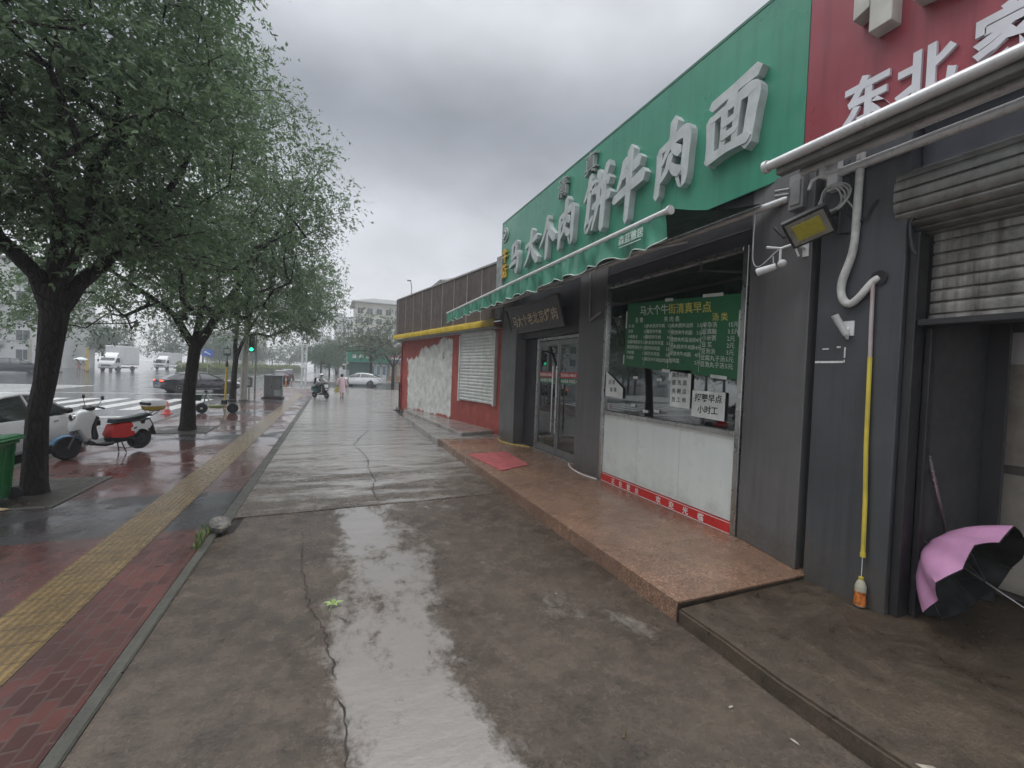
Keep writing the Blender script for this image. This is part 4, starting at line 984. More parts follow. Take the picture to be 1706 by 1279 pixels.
for k in range(nsl):
    a, b = z0 + (z1 - z0) * k / nsl, z0 + (z1 - z0) * (k + 1) / nsl
    h = b - a
    rings = []
    for (dd, zz) in ((-.035, a), (-.055, a + h * .15), (-.062, a + h * .5), (-.052, a + h * .85), (-.034, a + h * .97)): rings.append([kp(.36, dd, zz), kp(2.16, dd, zz)])
    sw.loft(rings, caps=False, closed=False)
kbox(sw, .36, 2.16, -.033, -.002, z0, z1)
WSH = M("white_shutter", (.60, .62, .60), .4, .1, .12, 4, streak=.35)
shu = sw.build("shutter", WSH, kio)
kbox(kbox(kbox(MB(), .29, .358, -.085, -.001, z0 - .03, z1 + .03), 2.162, 2.22, -.085, -.001, z0 - .03, z1 + .03), .359, 2.161, -.08, -.001, z1 + .001, z1 + .09).build("frame", WSH, shu)
ya = thing("yellow_awning", "long yellow folded awning under the brown parapet of the red shop", "awning", (3.3, 13, 2.7))
ym = MB(); n = 90; rows = []
for i in range(n + 1):
    s = -.02 + 7.3 * i / n
    rows.append([kp(s, -.05, 2.80), kp(s, -.30, 2.80), kp(s, -.33 - .006 * math.sin(i * .9), 2.74), kp(s, -.325, 2.645 + .006 * math.sin(i * 1.7)), kp(s, -.31, 2.645)])
ym.loft(rows, caps=False, closed=False)
ym.build("canvas", M("yellow_canvas", (.52, .37, .025), .45, 0, .22, 3, streak=.3), ya, smooth=True)
kbox(kbox(MB(), 0, 7.2, -.30, -.02, 2.61, 2.638), .3, 7.0, -.2, -.15, 2.57, 2.6).build("soffit", M("soffit_grey", (.30, .30, .29), .5), ya)
# lamp cluster + plants at the far corner
o = MB().tube([kp(7.15, -.02, 2.45), kp(7.3, -.12, 2.5), kp(7.4, -.2, 2.38)], .05, 7).build("wall_lamp", WHITEP, smooth=True)
tag(o, "small white lamp on the far corner post of the red shop", "lamp")
ks = thing("kick_scooter", "black folded kick scooter standing at the far corner of the red shop", "scooter", (2.27, 16.3, 0))
MB().box(2.25, 2.32, 16.2, 16.75, .075, .10).build("deck", BLKM, ks, bevel=.005)
MB().tube([(2.285, 16.22, .09), (2.285, 16.26, .55), (2.285, 16.31, 1.08)], .022, 8).build("stem", BLKM, ks)
MB().tube([(2.12, 16.31, 1.08), (2.45, 16.31, 1.08)], .018, 8).build("handlebar", BLKM, ks)
for y in (16.18, 16.76): MB().lathe([(.03, 2.265), (.085, 2.268), (.085, 2.302), (.03, 2.305)], (0, y, .085), 'x', 14).build("wheel", BLKM, ks)

# ================================================================== TREES
def grow(seed, trunk, limbs, blobs, bmin=.007, jit=.07, sag=.10):
    """trunk/limbs: [(x,y,z,r)], limbs start at a trunk index; blobs: (cx,cy,cz,rx,ry,rz,n) of crown. Returns nodes, parents, radii, twig targets"""
    rng = np.random.default_rng(seed)
    pos = [np.array(p[:3]) for p in trunk]; par = [-1] + list(range(len(trunk) - 1)); rad = [p[3] for p in trunk]
    for st, pts in limbs:
        pr = st
        for p in pts: pos.append(np.array(p[:3])); par.append(pr); rad.append(p[3]); pr = len(pos) - 1
    fixed = len(pos)
    first = max(2, len(trunk) - 2)
    T = []
    for cx, cy_, cz, rx, ry, rz, n in blobs:
        d = rng.normal(size=(n, 3)); d /= np.linalg.norm(d, axis=1)[:, None]
        u = rng.random(n) ** .45
        T.append(np.array([cx, cy_, cz]) + d * u[:, None] * np.array([rx, ry, rz]))
    T = np.concatenate(T)
    top = pos[len(trunk) - 1]
    T = T[np.argsort(np.linalg.norm(T - top, axis=1))]
    tips = []
    for t in T:
        A = np.array(pos[first:]); d = np.linalg.norm(A - t, axis=1) + .35 * np.maximum(0, A[:, 2] - t[2]) + .12 * np.linalg.norm(A - top, axis=1)
        i = int(np.argmin(d)) + first; p0 = pos[i]; L_ = np.linalg.norm(t - p0)
        k = max(1, int(L_ / .38)); pr = i
        for j in range(1, k + 1):
            s = j / k
            q = p0 + (t - p0) * s + np.array([0, 0, sag * L_ * math.sin(math.pi * s)]) + (rng.normal(size=3) * jit * min(L_, 1) * .5 if j < k else 0)
            pos.append(q); par.append(pr); rad.append(0); pr = len(pos) - 1
        tips.append(pr)
    cnt = np.zeros(len(pos))
    for i in tips: cnt[i] += 1
    for i in range(len(pos) - 1, -1, -1):
        if par[i] >= 0: cnt[par[i]] += cnt[i]
    for i in range(fixed, len(pos)): rad[i] = bmin * max(1, cnt[i]) ** .46
    return pos, par, rad, tips

def wood(pos, par, rad, name, mat, parent, minr=0.):
    mb = MB(); ch = {}
    for i, p in enumerate(par): ch.setdefault(p, []).append(i)
    done = set()
    def chain(i):
        c = [i]
        while ch.get(c[-1]):
            n = max(ch[c[-1]], key=lambda k: rad[k]); c.append(n)
        return c
    stack = [0]; starts = [(-1, 0)]
    while starts:
        p, s_ = starts.pop(); c = chain(s_)
        ids = ([p] if p >= 0 else []) + c
        for k in c:
            o = [x for x in ch.get(k, []) if x not in c]
            starts.extend((k, x) for x in o)
        if len(ids) < 2: continue
        rr = [rad[k] for k in ids]
        if p >= 0: rr[0] = min(rad[p], rr[1] * 1.25)
        if max(rr) < minr: continue
        mb.tube([tuple(pos[k]) for k in ids], rr, 9 if max(rr) > .06 else (6 if max(rr) > .02 else 4), 0, caps=True)
    return mb.build(name, mat, parent, smooth=True)

def leaves(seed, pos, par, tips, name, mat, parent, per, size, spread, sc=S, gap=.0, droop=.35):
    """lance shaped leaflets set in pairs along many short twigs around every branch tip"""
    rng = np.random.default_rng(seed + 77)
    cen = np.array([pos[i] for i in tips]); dirs = np.array([pos[i] - pos[par[i]] for i in tips]); dirs /= np.linalg.norm(dirs, axis=1)[:, None] + 1e-9
    keep = rng.random(len(cen)) > gap; cen, dirs = cen[keep], dirs[keep]
    tw = max(2, per // 14); nl = per // tw
    n = len(cen) * tw
    c = np.repeat(cen, tw, 0); d = np.repeat(dirs, tw, 0)
    td = rng.normal(size=(n, 3)) + d * .9; td[:, 2] -= droop; td /= np.linalg.norm(td, axis=1)[:, None]
    tl = spread * (.45 + .75 * rng.random(n))
    st = c + rng.normal(size=(n, 3)) * spread * .28
    k = np.repeat(np.arange(n), nl); u = rng.random(len(k))
    base = st[k] + td[k] * (tl[k] * u)[:, None]
    base[:, 2] -= droop * .35 * spread * u ** 2
    side = rng.normal(size=(len(k), 3)); side -= td[k] * np.sum(side * td[k], 1)[:, None]; side /= np.linalg.norm(side, axis=1)[:, None] + 1e-9
    ld = td[k] * .75 + side * .85; ld[:, 2] -= droop * rng.random(len(k)); ld /= np.linalg.norm(ld, axis=1)[:, None]
    nr = np.cross(ld, rng.normal(size=(len(k), 3))); nr[:, 2] += 0; nr /= np.linalg.norm(nr, axis=1)[:, None] + 1e-9
    up = np.cross(nr, ld)
    L_ = size * (.5 + .9 * rng.random(len(k)) ** 1.3); W_ = L_ * (.30 + .12 * rng.random(len(k)))
    v = np.empty((len(k), 4, 3))
    v[:, 0] = base; v[:, 1] = base + ld * (L_ * .42)[:, None] + nr * (W_ * .5)[:, None] + up * (W_ * .12)[:, None]
    v[:, 2] = base + ld * L_[:, None]; v[:, 3] = base + ld * (L_ * .42)[:, None] - nr * (W_ * .5)[:, None] + up * (W_ * .12)[:, None]
    v = (v.reshape(-1, 3) * sc).astype(np.float32)
    me = bpy.data.meshes.new(name); nf = len(k)
    me.vertices.add(nf * 4); me.vertices.foreach_set('co', v.ravel())
    me.loops.add(nf * 4); me.loops.foreach_set('vertex_index', np.arange(nf * 4, dtype=np.int32))
    me.polygons.add(nf); me.polygons.foreach_set('loop_start', np.arange(0, nf * 4, 4, dtype=np.int32)); me.polygons.foreach_set('loop_total', np.full(nf, 4, dtype=np.int32))
    me.materials.append(mat); me.update(calc_edges=True)
    o = bpy.data.objects.new(name, me); col.objects.link(o); o.parent = parent; o.matrix_parent_inverse = parent_mat(parent).inverted()
    return o

def tree(name, label, seed, trunk, limbs, blobs, per, size, spread, mat=None, group=None, gap=0., bmin=.0052):
    t = thing(name, label, "tree", trunk[0][:3], 0, group)
    pos, par, rad, tips = grow(seed, trunk, limbs, blobs, bmin)
    wood(pos, par, rad, "trunk", BARK, t)
    leaves(seed, pos, par, tips, "crown", mat or LEAF, t, per, size, spread, gap=gap)
    return t

GT = "street trees along the brick pavement"
tree("street_tree", "big near street tree with thick dark trunk forking above the parked white car", 11,
     [(-3.14, 6.69, -.05, .145), (-3.14, 6.69, .12, .118), (-3.13, 6.69, .5, .104), (-3.12, 6.69, .9, .098), (-3.06, 6.7, 1.3, .100), (-3.02, 6.7, 1.7, .112), (-2.99, 6.7, 2.05, .128), (-2.97, 6.7, 2.3, .13)],
     [(6, [(-3.10, 6.62, 2.5, .085), (-3.30, 6.5, 2.78, .072), (-3.62, 6.3, 3.1, .062), (-4.0, 6.05, 3.6, .05), (-4.3, 5.9, 4.4, .035)]),
      (7, [(-2.98, 6.75, 2.75, .085), (-2.97, 6.8, 3.3, .07), (-3.05, 6.9, 4.2, .055), (-3.1, 7.0, 5.2, .035)]),
      (6, [(-2.80, 6.75, 2.45, .085), (-2.62, 6.85, 2.72, .072), (-2.35, 7.0, 3.2, .055), (-1.95, 7.2, 4.1, .04), (-1.7, 7.3, 5.0, .025)]),
      (7, [(-2.72, 6.5, 2.75, .055), (-2.5, 6.3, 3.4, .045), (-2.2, 6.1, 4.4, .03)])],
     [(-3.2, 6.6, 6.1, 2.4, 2.4, 2.3, 220), (-3.6, 6.4, 4.4, 2.4, 2.3, 1.2, 150), (-2.2, 7.0, 4.6, 1.5, 1.8, 1.4, 70), (-4.6, 6.6, 3.3, 1.1, 1.3, .55, 24), (-2.1, 7.3, 7.2, 1.1, 1.5, 1.6, 45), (-3.4, 5.2, 6.0, 2.0, 1.2, 2.0, 60), (-3.3, 6.7, 3.35, 1.9, 1.5, .5, 60), (-2.0, 7.2, 3.2, .9, 1.2, .5, 34)],
     225, .078, .52, group=GT, gap=.12)
tree("street_tree", "middle street tree with leaning forked trunk behind the red and white scooter", 12,
     [(-3.06, 12.08, -.05, .19), (-3.05, 12.08, .15, .16), (-3.04, 12.08, .85, .125), (-2.97, 12.08, 1.6, .12), (-2.94, 12.08, 1.9, .125)],
     [(4, [(-3.08, 12.05, 2.15, .085), (-3.30, 11.95, 2.6, .07), (-3.7, 11.8, 2.95, .055), (-4.3, 11.7, 3.4, .04), (-4.9, 11.6, 4.2, .025)]),
      (4, [(-2.76, 12.1, 2.2, .095), (-2.55, 12.2, 2.7, .08), (-2.2, 12.4, 3.4, .065), (-1.7, 12.5, 4.4, .045), (-1.2, 12.6, 5.2, .03)]),
      (4, [(-2.9, 12.2, 2.5, .075), (-2.85, 12.4, 3.4, .06), (-2.9, 12.6, 4.8, .045), (-2.95, 12.7, 6.2, .03)])],
     [(-2.7, 12.3, 6.2, 2.7, 2.8, 2.4, 200), (-3.4, 12.2, 3.9, 2.6, 2.5, 1.15, 130), (-1.3, 12.6, 4.6, 1.4, 1.8, 1.3, 70), (-5.0, 12.4, 2.9, 1.5, 1.4, .75, 60), (-.9, 12.6, 5.9, 1.25, 1.5, .9, 42), (-2.6, 12.3, 8.2, 1.5, 1.7, .8, 50), (-2.5, 12.2, 2.85, 1.4, 1.4, .45, 36)],
     190, .082, .56, group=GT, gap=.12)
tree("street_tree", "farthest street tree of the pavement row with thin forked trunk beside the yellow pole", 13,
     [(-3.72, 20.6, -.05, .16), (-3.71, 20.6, .2, .125), (-3.67, 20.6, 1.2, .10), (-3.63, 20.6, 1.75, .10)],
     [(3, [(-3.66, 20.6, 2.3, .075), (-3.6, 20.7, 3.2, .06), (-3.7, 20.8, 4.6, .04)]), (3, [(-3.50, 20.6, 2.15, .07), (-3.3, 20.6, 2.7, .06), (-2.8, 20.6, 3.7, .05), (-2.0, 20.6, 4.8, .035)])],
     [(-2.9, 20.6, 5.9, 2.9, 3.0, 2.5, 170), (-2.8, 20.4, 3.7, 3.0, 2.6, 1.0, 100), (-.9, 20.6, 4.9, 1.6, 1.9, 1.5, 75), (-1.0, 20.3, 3.5, 1.4, 1.5, .6, 34)],
     170, .095, .62, group=GT, gap=.08)

# generic roadside trees, copied: each stands on its own
def proto_tree(name, label, seed, h, r, n, mat, per=70, size=.20, spread=.8, trunk_r=.14, low=.45):
    return tree(name, label, seed, [(0, 0, -.1, trunk_r * 1.25), (.02, 0, .8, trunk_r), (.05, .03, h * .33, trunk_r * .9)], [],
                [(0, 0, h * .66, r, r, h * .34, n), (r * .35, .2, h * low, r * .8, r * .8, h * .16, n // 3), (-r * .4, -.2, h * (low + .05), r * .75, r * .8, h * .16, n // 3)], per, size, spread, mat, bmin=.012)
def put(proto, x, y, sc_, rz, label, group=None, first=[False]):
    c = copy_tree(proto); c.location = (x * S, y * S, -.1 * S); c.scale = (sc_, sc_, sc_ * (1 + .1 * math.sin(x * 7))); c.rotation_euler.z = rz; c['label'] = label
    if group: c['group'] = group
    return c
def drop(o):
    for ch in list(o.children): drop(ch)
    bpy.data.objects.remove(o)
pA = proto_tree("roadside_tree", "x", 31, 6.2, 2.6, 90, LEAF_FAR, 60, .19, .75)
pB = proto_tree("roadside_tree", "x", 32, 7.0, 2.9, 110, LEAF_FAR, 52, .22, .9, .15, .38)
pC = proto_tree("roadside_tree", "x", 33, 5.6, 2.7, 95, LEAF_BROWN, 60, .17, .7, .12, .50)
put(pC, 3.6, 46.5, 1.32, .5, "full olive green tree in front of the cream apartment block and green shop front")
for i, (x, y, s_) in enumerate(((-1.4, 62, .78), (-.4, 70, .85), (.6, 80, .95), (1.0, 92, 1.0), (1.2, 106, 1.05))):
    put([pA, pB][i % 2], x, y, s_, i * 1.3, "row tree along the far pavement beyond the side street", "row of trees on the far pavement")
for i, (x, y, s_) in enumerate(((-31, 84, 1.2), (-27.5, 96, 1.25), (-35, 92, 1.3), (-24, 104, 1.2), (-21.5, 112, 1.15), (-18, 122, 1.25), (-14.5, 128, 1.2), (-11, 136, 1.25), (-8, 142, 1.3), (-5, 150, 1.3), (-40, 80, 1.1), (-19.5, 96, .95), (-16, 108, .9))):
    put([pA, pB, pA][i % 3], x, y, s_, i * 2.1, "leafy tree across the crossing behind the white trucks" if x < -20 else "hazy tree far beyond the bright median hedge", "trees across the crossing" if x < -20 else "trees beyond the hedge")
for x, y, s_, lb in ((-33, 60, .9, "dark leafy tree behind the grey minivan"), (-39, 66, 1.0, "leafy tree at the left edge in front of the white flats")):
    put(pC if y == 40 else pB, x, y, s_, x, lb)
for i in range(9):
    put([pA, pB][i % 2], -27 - 3 * (i % 3), 12 + 5.2 * i, .95 + .1 * (i % 2), i * 1.7, "leafy tree lining the far side of the main road", "trees lining the far side of the main road")
for p in (pA, pB, pC): drop(p)
st = tree("small_tree", "small bare legged tree with flat crown by the far corner of the red shop", 41, [(5.02, 40, -.1, .16), (5.02, 40, 1.0, .13), (5.03, 40, 1.7, .12)], [(2, [(4.6, 40, 2.3, .07), (4.2, 40, 2.9, .05)]), (2, [(5.1, 40, 2.4, .07), (5.1, 40.2, 3.0, .04)]), (2, [(5.4, 40, 2.3, .06), (5.8, 40, 2.9, .04)])],
     [(5.0, 40, 3.15, 1.0, 1.0, .28, 40)], 50, .14, .35, LEAF_BROWN)
# hedge on the median: clipped mass of leaves
def hedge():
    rng = np.random.default_rng(5)
    pos, par, tips = [], [], []
    for i in range(1500):
        t = rng.random(); x = -16.5 + 9.3 * t + rng.normal() * .35; y = 62 + 60 * t + rng.normal() * .8
        pos.append(np.array([x, y, -.2])); par.append(-1); k = len(pos) - 1
        pos.append(np.array([x, y, .15 + 1.05 * rng.random()])); par.append(k); tips.append(k + 1)
    t = thing("hedge", "long bright yellow green clipped hedge on the median beyond the crossing", "hedge", (-12, 80, -.1))
    leaves(5, pos, par, tips, "foliage", LEAF_HEDGE, t, 28, .17, .35, droop=0.)
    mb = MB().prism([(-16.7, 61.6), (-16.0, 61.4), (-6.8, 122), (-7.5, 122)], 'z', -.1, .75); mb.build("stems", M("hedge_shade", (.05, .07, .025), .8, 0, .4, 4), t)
hedge()

# weeds and stone at the slab corner, fallen leaf, litter
def weeds():
    rng = random.Random(8); mb = MB()
    for i in range(110):
        y = rng.uniform(4.35, 5.0); x = -1.03 + rng.gauss(0, .018) - .02 * (y > 4.6); h = rng.uniform(.02, .075); a = rng.uniform(0, 6.28); l = rng.uniform(.015, .045); w_ = rng.uniform(.005, .010)
        p = Vector((x, y, 0)); q = p + Vector((math.cos(a) * l, math.sin(a) * l, h)); sdv = Vector((-math.sin(a), math.cos(a), 0)) * w_
        mb.add([p, q * .6 + p * .4 + sdv, q, q * .6 + p * .4 - sdv], [(0, 1, 2, 3)])
    o = mb.build("weeds", mat_leaf("weed_leaf", (.06, .11, .03), (.14, .2, .06), .5)); tag(o, "small green weeds growing along the kerb edge beside the stone", "weed"); o['kind'] = 'stuff'
weeds()
def rock(name, label, c, r, seed, mt, cat="stone", ang=0.):
    rng = random.Random(seed); mb = MB().ell((0, 0, 0), r, 14, 9)
    vs = []
    for v in mb.v:
        p = Vector(v); n = (math.sin(p.x * 40 / r[0] * .06 + seed) + math.sin(p.y * 57 / r[1] * .06 + 2 * seed) + math.sin(p.z * 47 / r[2] * .06)) * .13
        q = p * (1 + n + rng.uniform(-.06, .06)); q.z = max(q.z, -r[2] * .55)
        vs.append((c[0] + q.x * math.cos(ang) - q.y * math.sin(ang), c[1] + q.x * math.sin(ang) + q.y * math.cos(ang), c[2] + q.z))
    mb.v = vs; o = mb.build(name, mt); return tag(o, label, cat)
rock("stone", "rough pale grey stone block at the corner of the raised concrete slab", (-.93, 4.80, .045), (.085, .105, .075), 3, M("pale_stone", (.15, .14, .125), .7, 0, .4, 9, bmp=.5, bs=40), ang=.4)
fallen = MB()
for a, l in ((0.2, .075), (1.3, .06), (2.6, .065), (3.6, .045), (-.9, .05)):
    d = Vector((math.cos(a), math.sin(a), 0)); n_ = Vector((-d.y, d.x, 0)) * .014
    p = Vector((.04, 3.08, .012)); fallen.add([p, p + d * l * .5 + n_ + Vector((0, 0, .012)), p + d * l + Vector((0, 0, .006)), p + d * l * .5 - n_ + Vector((0, 0, .012))], [(0, 1, 2, 3)])
fallen.tube([(.04, 3.08, .012), (.02, 3.02, .004)], .002, 4)
tag(fallen.build("fallen_leaf", mat_leaf("fresh_leaf", (.22, .34, .08), (.34, .46, .14), .4)), "pale green fallen leaf sprig lying on the wet concrete", "leaf")
LIT = M("litter", (.38, .36, .32), .6)
rl = random.Random(21)
spots = [(.95, 5.05), (1.05, 5.0), (1.0, 4.93), (1.1, 4.85), (1.35, 2.05), (1.55, 2.75), (.75, 1.35), (-.55, 2.9), (-1.2, 4.1), (-1.75, 3.25), (1.85, 1.5), (1.95, 1.25), (1.7, 1.9), (.55, 2.4), (-.3, 3.4), (1.2, 3.4), (1.55, 1.15), (1.25, 1.55), (-.62, 3.3), (-2.3, 4.4)]
LEAFY = M("dead_leaf", (.09, .065, .03), .5, 0, .4, 30)
for i, (x, y) in enumerate(spots):
    mb = MB(); k = rl.randint(5, 8); r0 = rl.uniform(.005, .011); a0 = rl.uniform(0, 6); st_ = rl.uniform(1.2, 3.2); c_, s_ = math.cos(a0), math.sin(a0)
    poly = []
    for j in range(k):
        u = r0 * st_ * rl.uniform(.7, 1.1) * math.cos(6.283 * j / k); v = r0 * .62 * rl.uniform(.6, 1.2) * math.sin(6.283 * j / k)
        poly.append((x + u * c_ - v * s_, y + u * s_ + v * c_))
    pale = i % 5 < 2
    mb.prism(poly, 'z', .001, .004)
    o = mb.build("litter_scrap" if pale else "dead_leaf", LIT if pale else LEAFY)
    tag(o, "tiny pale scrap of litter on the wet pavement" if pale else "tiny brown dead leaf flat on the wet pavement", "litter" if pale else "leaf", "litter scraps on the pavement" if pale else "dead leaves on the pavement")
o = MB().prism([(2.19, .93), (2.24, .90), (2.30, .70), (2.27, .66), (2.21, .78)], 'z', .100, .104).build("wet_card", M("wet_card", (.40, .37, .30), .5, 0, .4, 8))
tag(o, "soggy torn piece of card lying on the concrete step at the bottom right", "card")
o = MB().prism([(-3.35, 5.98), (-3.15, 5.90), (-3.02, 6.02), (-3.25, 6.12)], 'z', .008, .02).build("wet_cardboard", M("wet_cardboard", (.40, .30, .18), .6, 0, .3, 8))
tag(o, "flat piece of tan cardboard on the ground in front of the green bin", "card")

# ================================================================== WHEELED THINGS (metres)
RUB = M("tyre_rubber", (.016, .016, .017), .6); RIM = M("alloy_rim", (.42, .43, .45), .3, .8); CARG = M("car_glass", (.016, .019, .021), .06, 0, .1, 2, spec=.8)
LAMPW = M("head_lamp", (.55, .57, .60), .12, 0, .1); LAMPR = M("tail_lamp", (.30, .015, .012), .2); PLATE = M("blue_plate", (.05, .13, .45), .4); CHR = M("chrome", (.6, .6, .6), .15, 1.0)
TRIMB = M("black_trim", (.018, .018, .02), .45)
def wheel(par, x, y, r, w, side=1, spokes=5, tw=None):
    t = MB().lathe([(r * .62, x - w / 2), (r * .93, x - w / 2), (r, x - w * .3), (r, x + w * .3), (r * .93, x + w / 2), (r * .62, x + w / 2)], (0, y, r), 'x', 24).build("wheel", RUB, par, 1., smooth=True, inv=False)
    f = x + side * w * .5
    rm = MB().lathe([(r * .64, f - side * .06), (r * .64, f - side * .005), (r * .57, f + side * .004), (r * .55, f - side * .03), (.02, f - side * .03)], (0, y, r), 'x', 24)
    for k in range(spokes):
        a = 2 * math.pi * k / spokes
        d = Vector((0, math.cos(a), math.sin(a))); n = Vector((0, -d.z, d.y)) * r * .075
        p, q = Vector((f - side * .012, y, r)) + d * .03, Vector((f - side * .004, y, r)) + d * r * .60
        rm.add([p - n * 1.3, p + n * 1.3, q + n, q - n], [(0, 1, 2, 3)])
    rm.lathe([(.06, f - side * .03), (.05, f + side * .005)], (0, y, r), 'x', 12)
    rm.build("rim", RIM, t, 1., smooth=True, inv=False)
def car(name, label, x, y, rz, L, W, H, paint, sty, group=None, lit=False):
    """x right, y forward.  sty: lower-body stations and cabin outline"""
    t = thing(name, label, "car", (x, y, -.1), rz, group)
    h = W / 2; k = H / 1.47; l = L / 4.8
    rings = []
    for yy, zb, zt, wf in sty['body']:
        yy *= l; zt *= k; w_ = h * wf; zs = zt - .06
        half = [(w_ * .90, zb), (w_ * .985, zb + .10), (w_, (zb + zs) * .5), (w_ * .985, zs - .10), (w_ * .95, zs), (w_ * .80, zt), (w_ * .4, zt + .012)]
        rings.append([(a, yy, b) for a, b in half] + [(-a, yy, b) for a, b in reversed(half)])
    MB().loft(rings).build("body", paint, t, 1., smooth=True, inv=False)
    cab = sty['cabin']; gl, rf = [], []
    zb = sty['belt'] * k
    for yy, z in cab:
        z *= k; yy *= l; f = (z - zb) / (H - zb); w0 = h * .93; w1 = h * (.93 - .24 * f)
        gl.append([(w0, yy, zb - .03), (w1, yy, max(zb, z - .05)), (w1 * .9, yy, z), (-w1 * .9, yy, z), (-w1, yy, max(zb, z - .05)), (-w0, yy, zb - .03)])
    MB().loft(gl).build("windows", CARG, t, 1., smooth=True, inv=False)
    ro = MB()
    i0, i1 = sty['roof']
    rr = [[(p[0] * (1.01), p[1], p[2] + .012) for p in g[1:5]] for g in gl[i0:i1 + 1]]
    ro.loft(rr, caps=False, closed=False)
    for sd_ in (1, -1):
        e = [Vector((sd_ * abs(g[1][0]) * 1.003, g[1][1], g[1][2])) for g in gl]
        ro.tube([Vector((sd_ * h * .93, gl[0][0][1], zb - .02))] + e + [Vector((sd_ * h * .93, gl[-1][0][1], zb - .02))], .028, 6)
        for pz in sty['pillars']:
            a = Vector((sd_ * h * .938, pz * l, zb - .02)); b = Vector((sd_ * h * .70, pz * l - .06, H - .06)); ro.tube([a, b], .028, 5)
    ro.build("roof", paint, t, 1., smooth=True, inv=False)
    for sd_ in (1, -1):
        m_ = MB().ell((sd_ * (h + .07), sty['mirror'] * l, zb + .06), (.10, .06, .075), 10, 7).tube([(sd_ * h * .93, sty['mirror'] * l, zb), (sd_ * (h + .05), sty['mirror'] * l, zb + .03)], .02, 5)
        m_.build("mirror", TRIMB, t, 1., smooth=True, inv=False)
    y0, y1 = sty['body'][0][0] * l, sty['body'][-1][0] * l
    wr = sty.get('wr', .33)
    for yy in sty['axles']:
        MB().tube([(-h * .99, yy * l, wr + .02), (h * .99, yy * l, wr + .02)], wr + .055, 20).build("wheel_arch", TRIMB, t, 1., inv=False)
        for sd_ in (1, -1): wheel(t, sd_ * (h - .10), yy * l, wr, .21, sd_)
    zl = .70 * k
    for sd_ in (1, -1):
        MB().ell((sd_ * h * .70, y1 - .14, zl - .03), (.22, .14, .07), 12, 6).build("headlight", LAMPW, t, 1., smooth=True, inv=False)
        lm = M("lit_tail_lamp", (.9, .06, .02), .3, emit=2.2) if lit else LAMPR
        MB().ell((sd_ * h * .68, y0 + .10, zl + .13), (.24, .12, .07), 12, 6).build("tail_light", lm, t, 1., smooth=True, inv=False)
    MB().box(-.24, .24, y0 - .012, y0 + .10, .62 * k, .74 * k).build("number_plate", PLATE, t, 1., inv=False)
    MB().box(-.24, .24, y1 - .10, y1 + .012, .42 * k, .53 * k).build("number_plate", PLATE, t, 1., inv=False)
    MB().box(-h * .8, h * .8, y0 + .004, y0 + .16, .30, .42).box(-h * .55, h * .55, y1 - .16, y1 - .0, .30, .40).build("bumper_trim", TRIMB, t, 1., bevel=.01, inv=False)
    hd = MB()
    for sd_ in (1, -1):
        for yy in sty['handles']: hd.box(sd_ * h * .985 - .012, sd_ * h * .985 + .018, yy * l - .09, yy * l + .09, zb - .17, zb - .14)
        hd.box(sd_ * h * .99 - .01, sd_ * h * .99 + .012, -1.0 * l, 1.05 * l, .26, .30)
    hd.build("door_handles", CHR if sty.get('chr', 1) else TRIMB, t, 1., inv=False)
    return t
SEDAN = dict(body=[(-2.40, .38, .80, .82), (-2.28, .27, .96, .91), (-1.85, .22, .99, .97), (-1.2, .20, .98, 1), (0, .19, .95, 1), (1.0, .19, .93, 1), (1.5, .20, .88, .985), (2.05, .23, .79, .93), (2.28, .27, .70, .86), (2.40, .36, .58, .76)],
             cabin=[(-1.95, .98), (-1.25, 1.36), (-.8, 1.44), (-.2, 1.47), (.35, 1.43), (1.25, .93)], belt=.93, roof=(1, 4), pillars=(-.15,), mirror=.80, axles=(-1.42, 1.42), handles=(-.55, .5))
SUV = dict(body=[(-2.40, .42, .84, .84), (-2.28, .32, 1.0, .93), (-1.9, .26, 1.04, .98), (-1.2, .24, 1.03, 1), (0, .23, 1.0, 1), (1.0, .23, .98, 1), (1.5, .24, .94, .985), (2.05, .27, .86, .94), (2.28, .32, .78, .87), (2.40, .42, .66, .78)],
           cabin=[(-2.28, 1.06), (-1.6, 1.33), (-.9, 1.44), (-.2, 1.47), (.3, 1.43), (1.2, .98)], belt=.99, roof=(1, 4), pillars=(-.2,), mirror=.78, axles=(-1.40, 1.42), handles=(-.6, .45), wr=.36)
VAN = dict(body=[(-2.40, .40, .9, .9), (-2.3, .30, 1.02, .97), (-1.2, .25, 1.02, 1), (0, .24, 1.0, 1), (1.2, .24, .96, 1), (1.9, .26, .86, .97), (2.25, .30, .74, .88), (2.40, .40, .62, .8)],
           cabin=[(-2.33, 1.02), (-2.15, 1.40), (-1.2, 1.46), (0, 1.47), (.6, 1.42), (1.75, .92)], belt=.96, roof=(1, 4), pillars=(-1.2, -.1, .7), mirror=1.15, axles=(-1.45, 1.5), handles=(-.9, .35), wr=.34)
WHITEC = M("white_car_paint", (.74, .75, .76), .2, 0, .03, 1, coat=.6); BLACKC = M("dark_car_paint", (.022, .022, .030), .15, 0, .1, 1, coat=.8)
GREYC = M("grey_car_paint", (.060, .068, .075), .2, .2, .1, 1, coat=.7); MAROON = M("maroon_car_paint", (.030, .022, .030), .2, 0, .1, 1, coat=.7)
car("parked_car", "white car parked at the kerb behind the near tree trunk and scooter", -5.06, 9.5, R(0), 4.75, 1.86, 1.46, WHITEC, SEDAN)
car("dark_sedan", "dark sedan with glowing red tail lights driving over the zebra crossing", -6.75, 28.6, R(-58), 4.95, 1.88, 1.46, BLACKC, SEDAN, lit=True)
car("dark_car", "dark car stopped on the main road behind the grey electric cabinet", -4.55, 47.0, R(8), 4.7, 1.85, 1.48, MAROON, SEDAN)
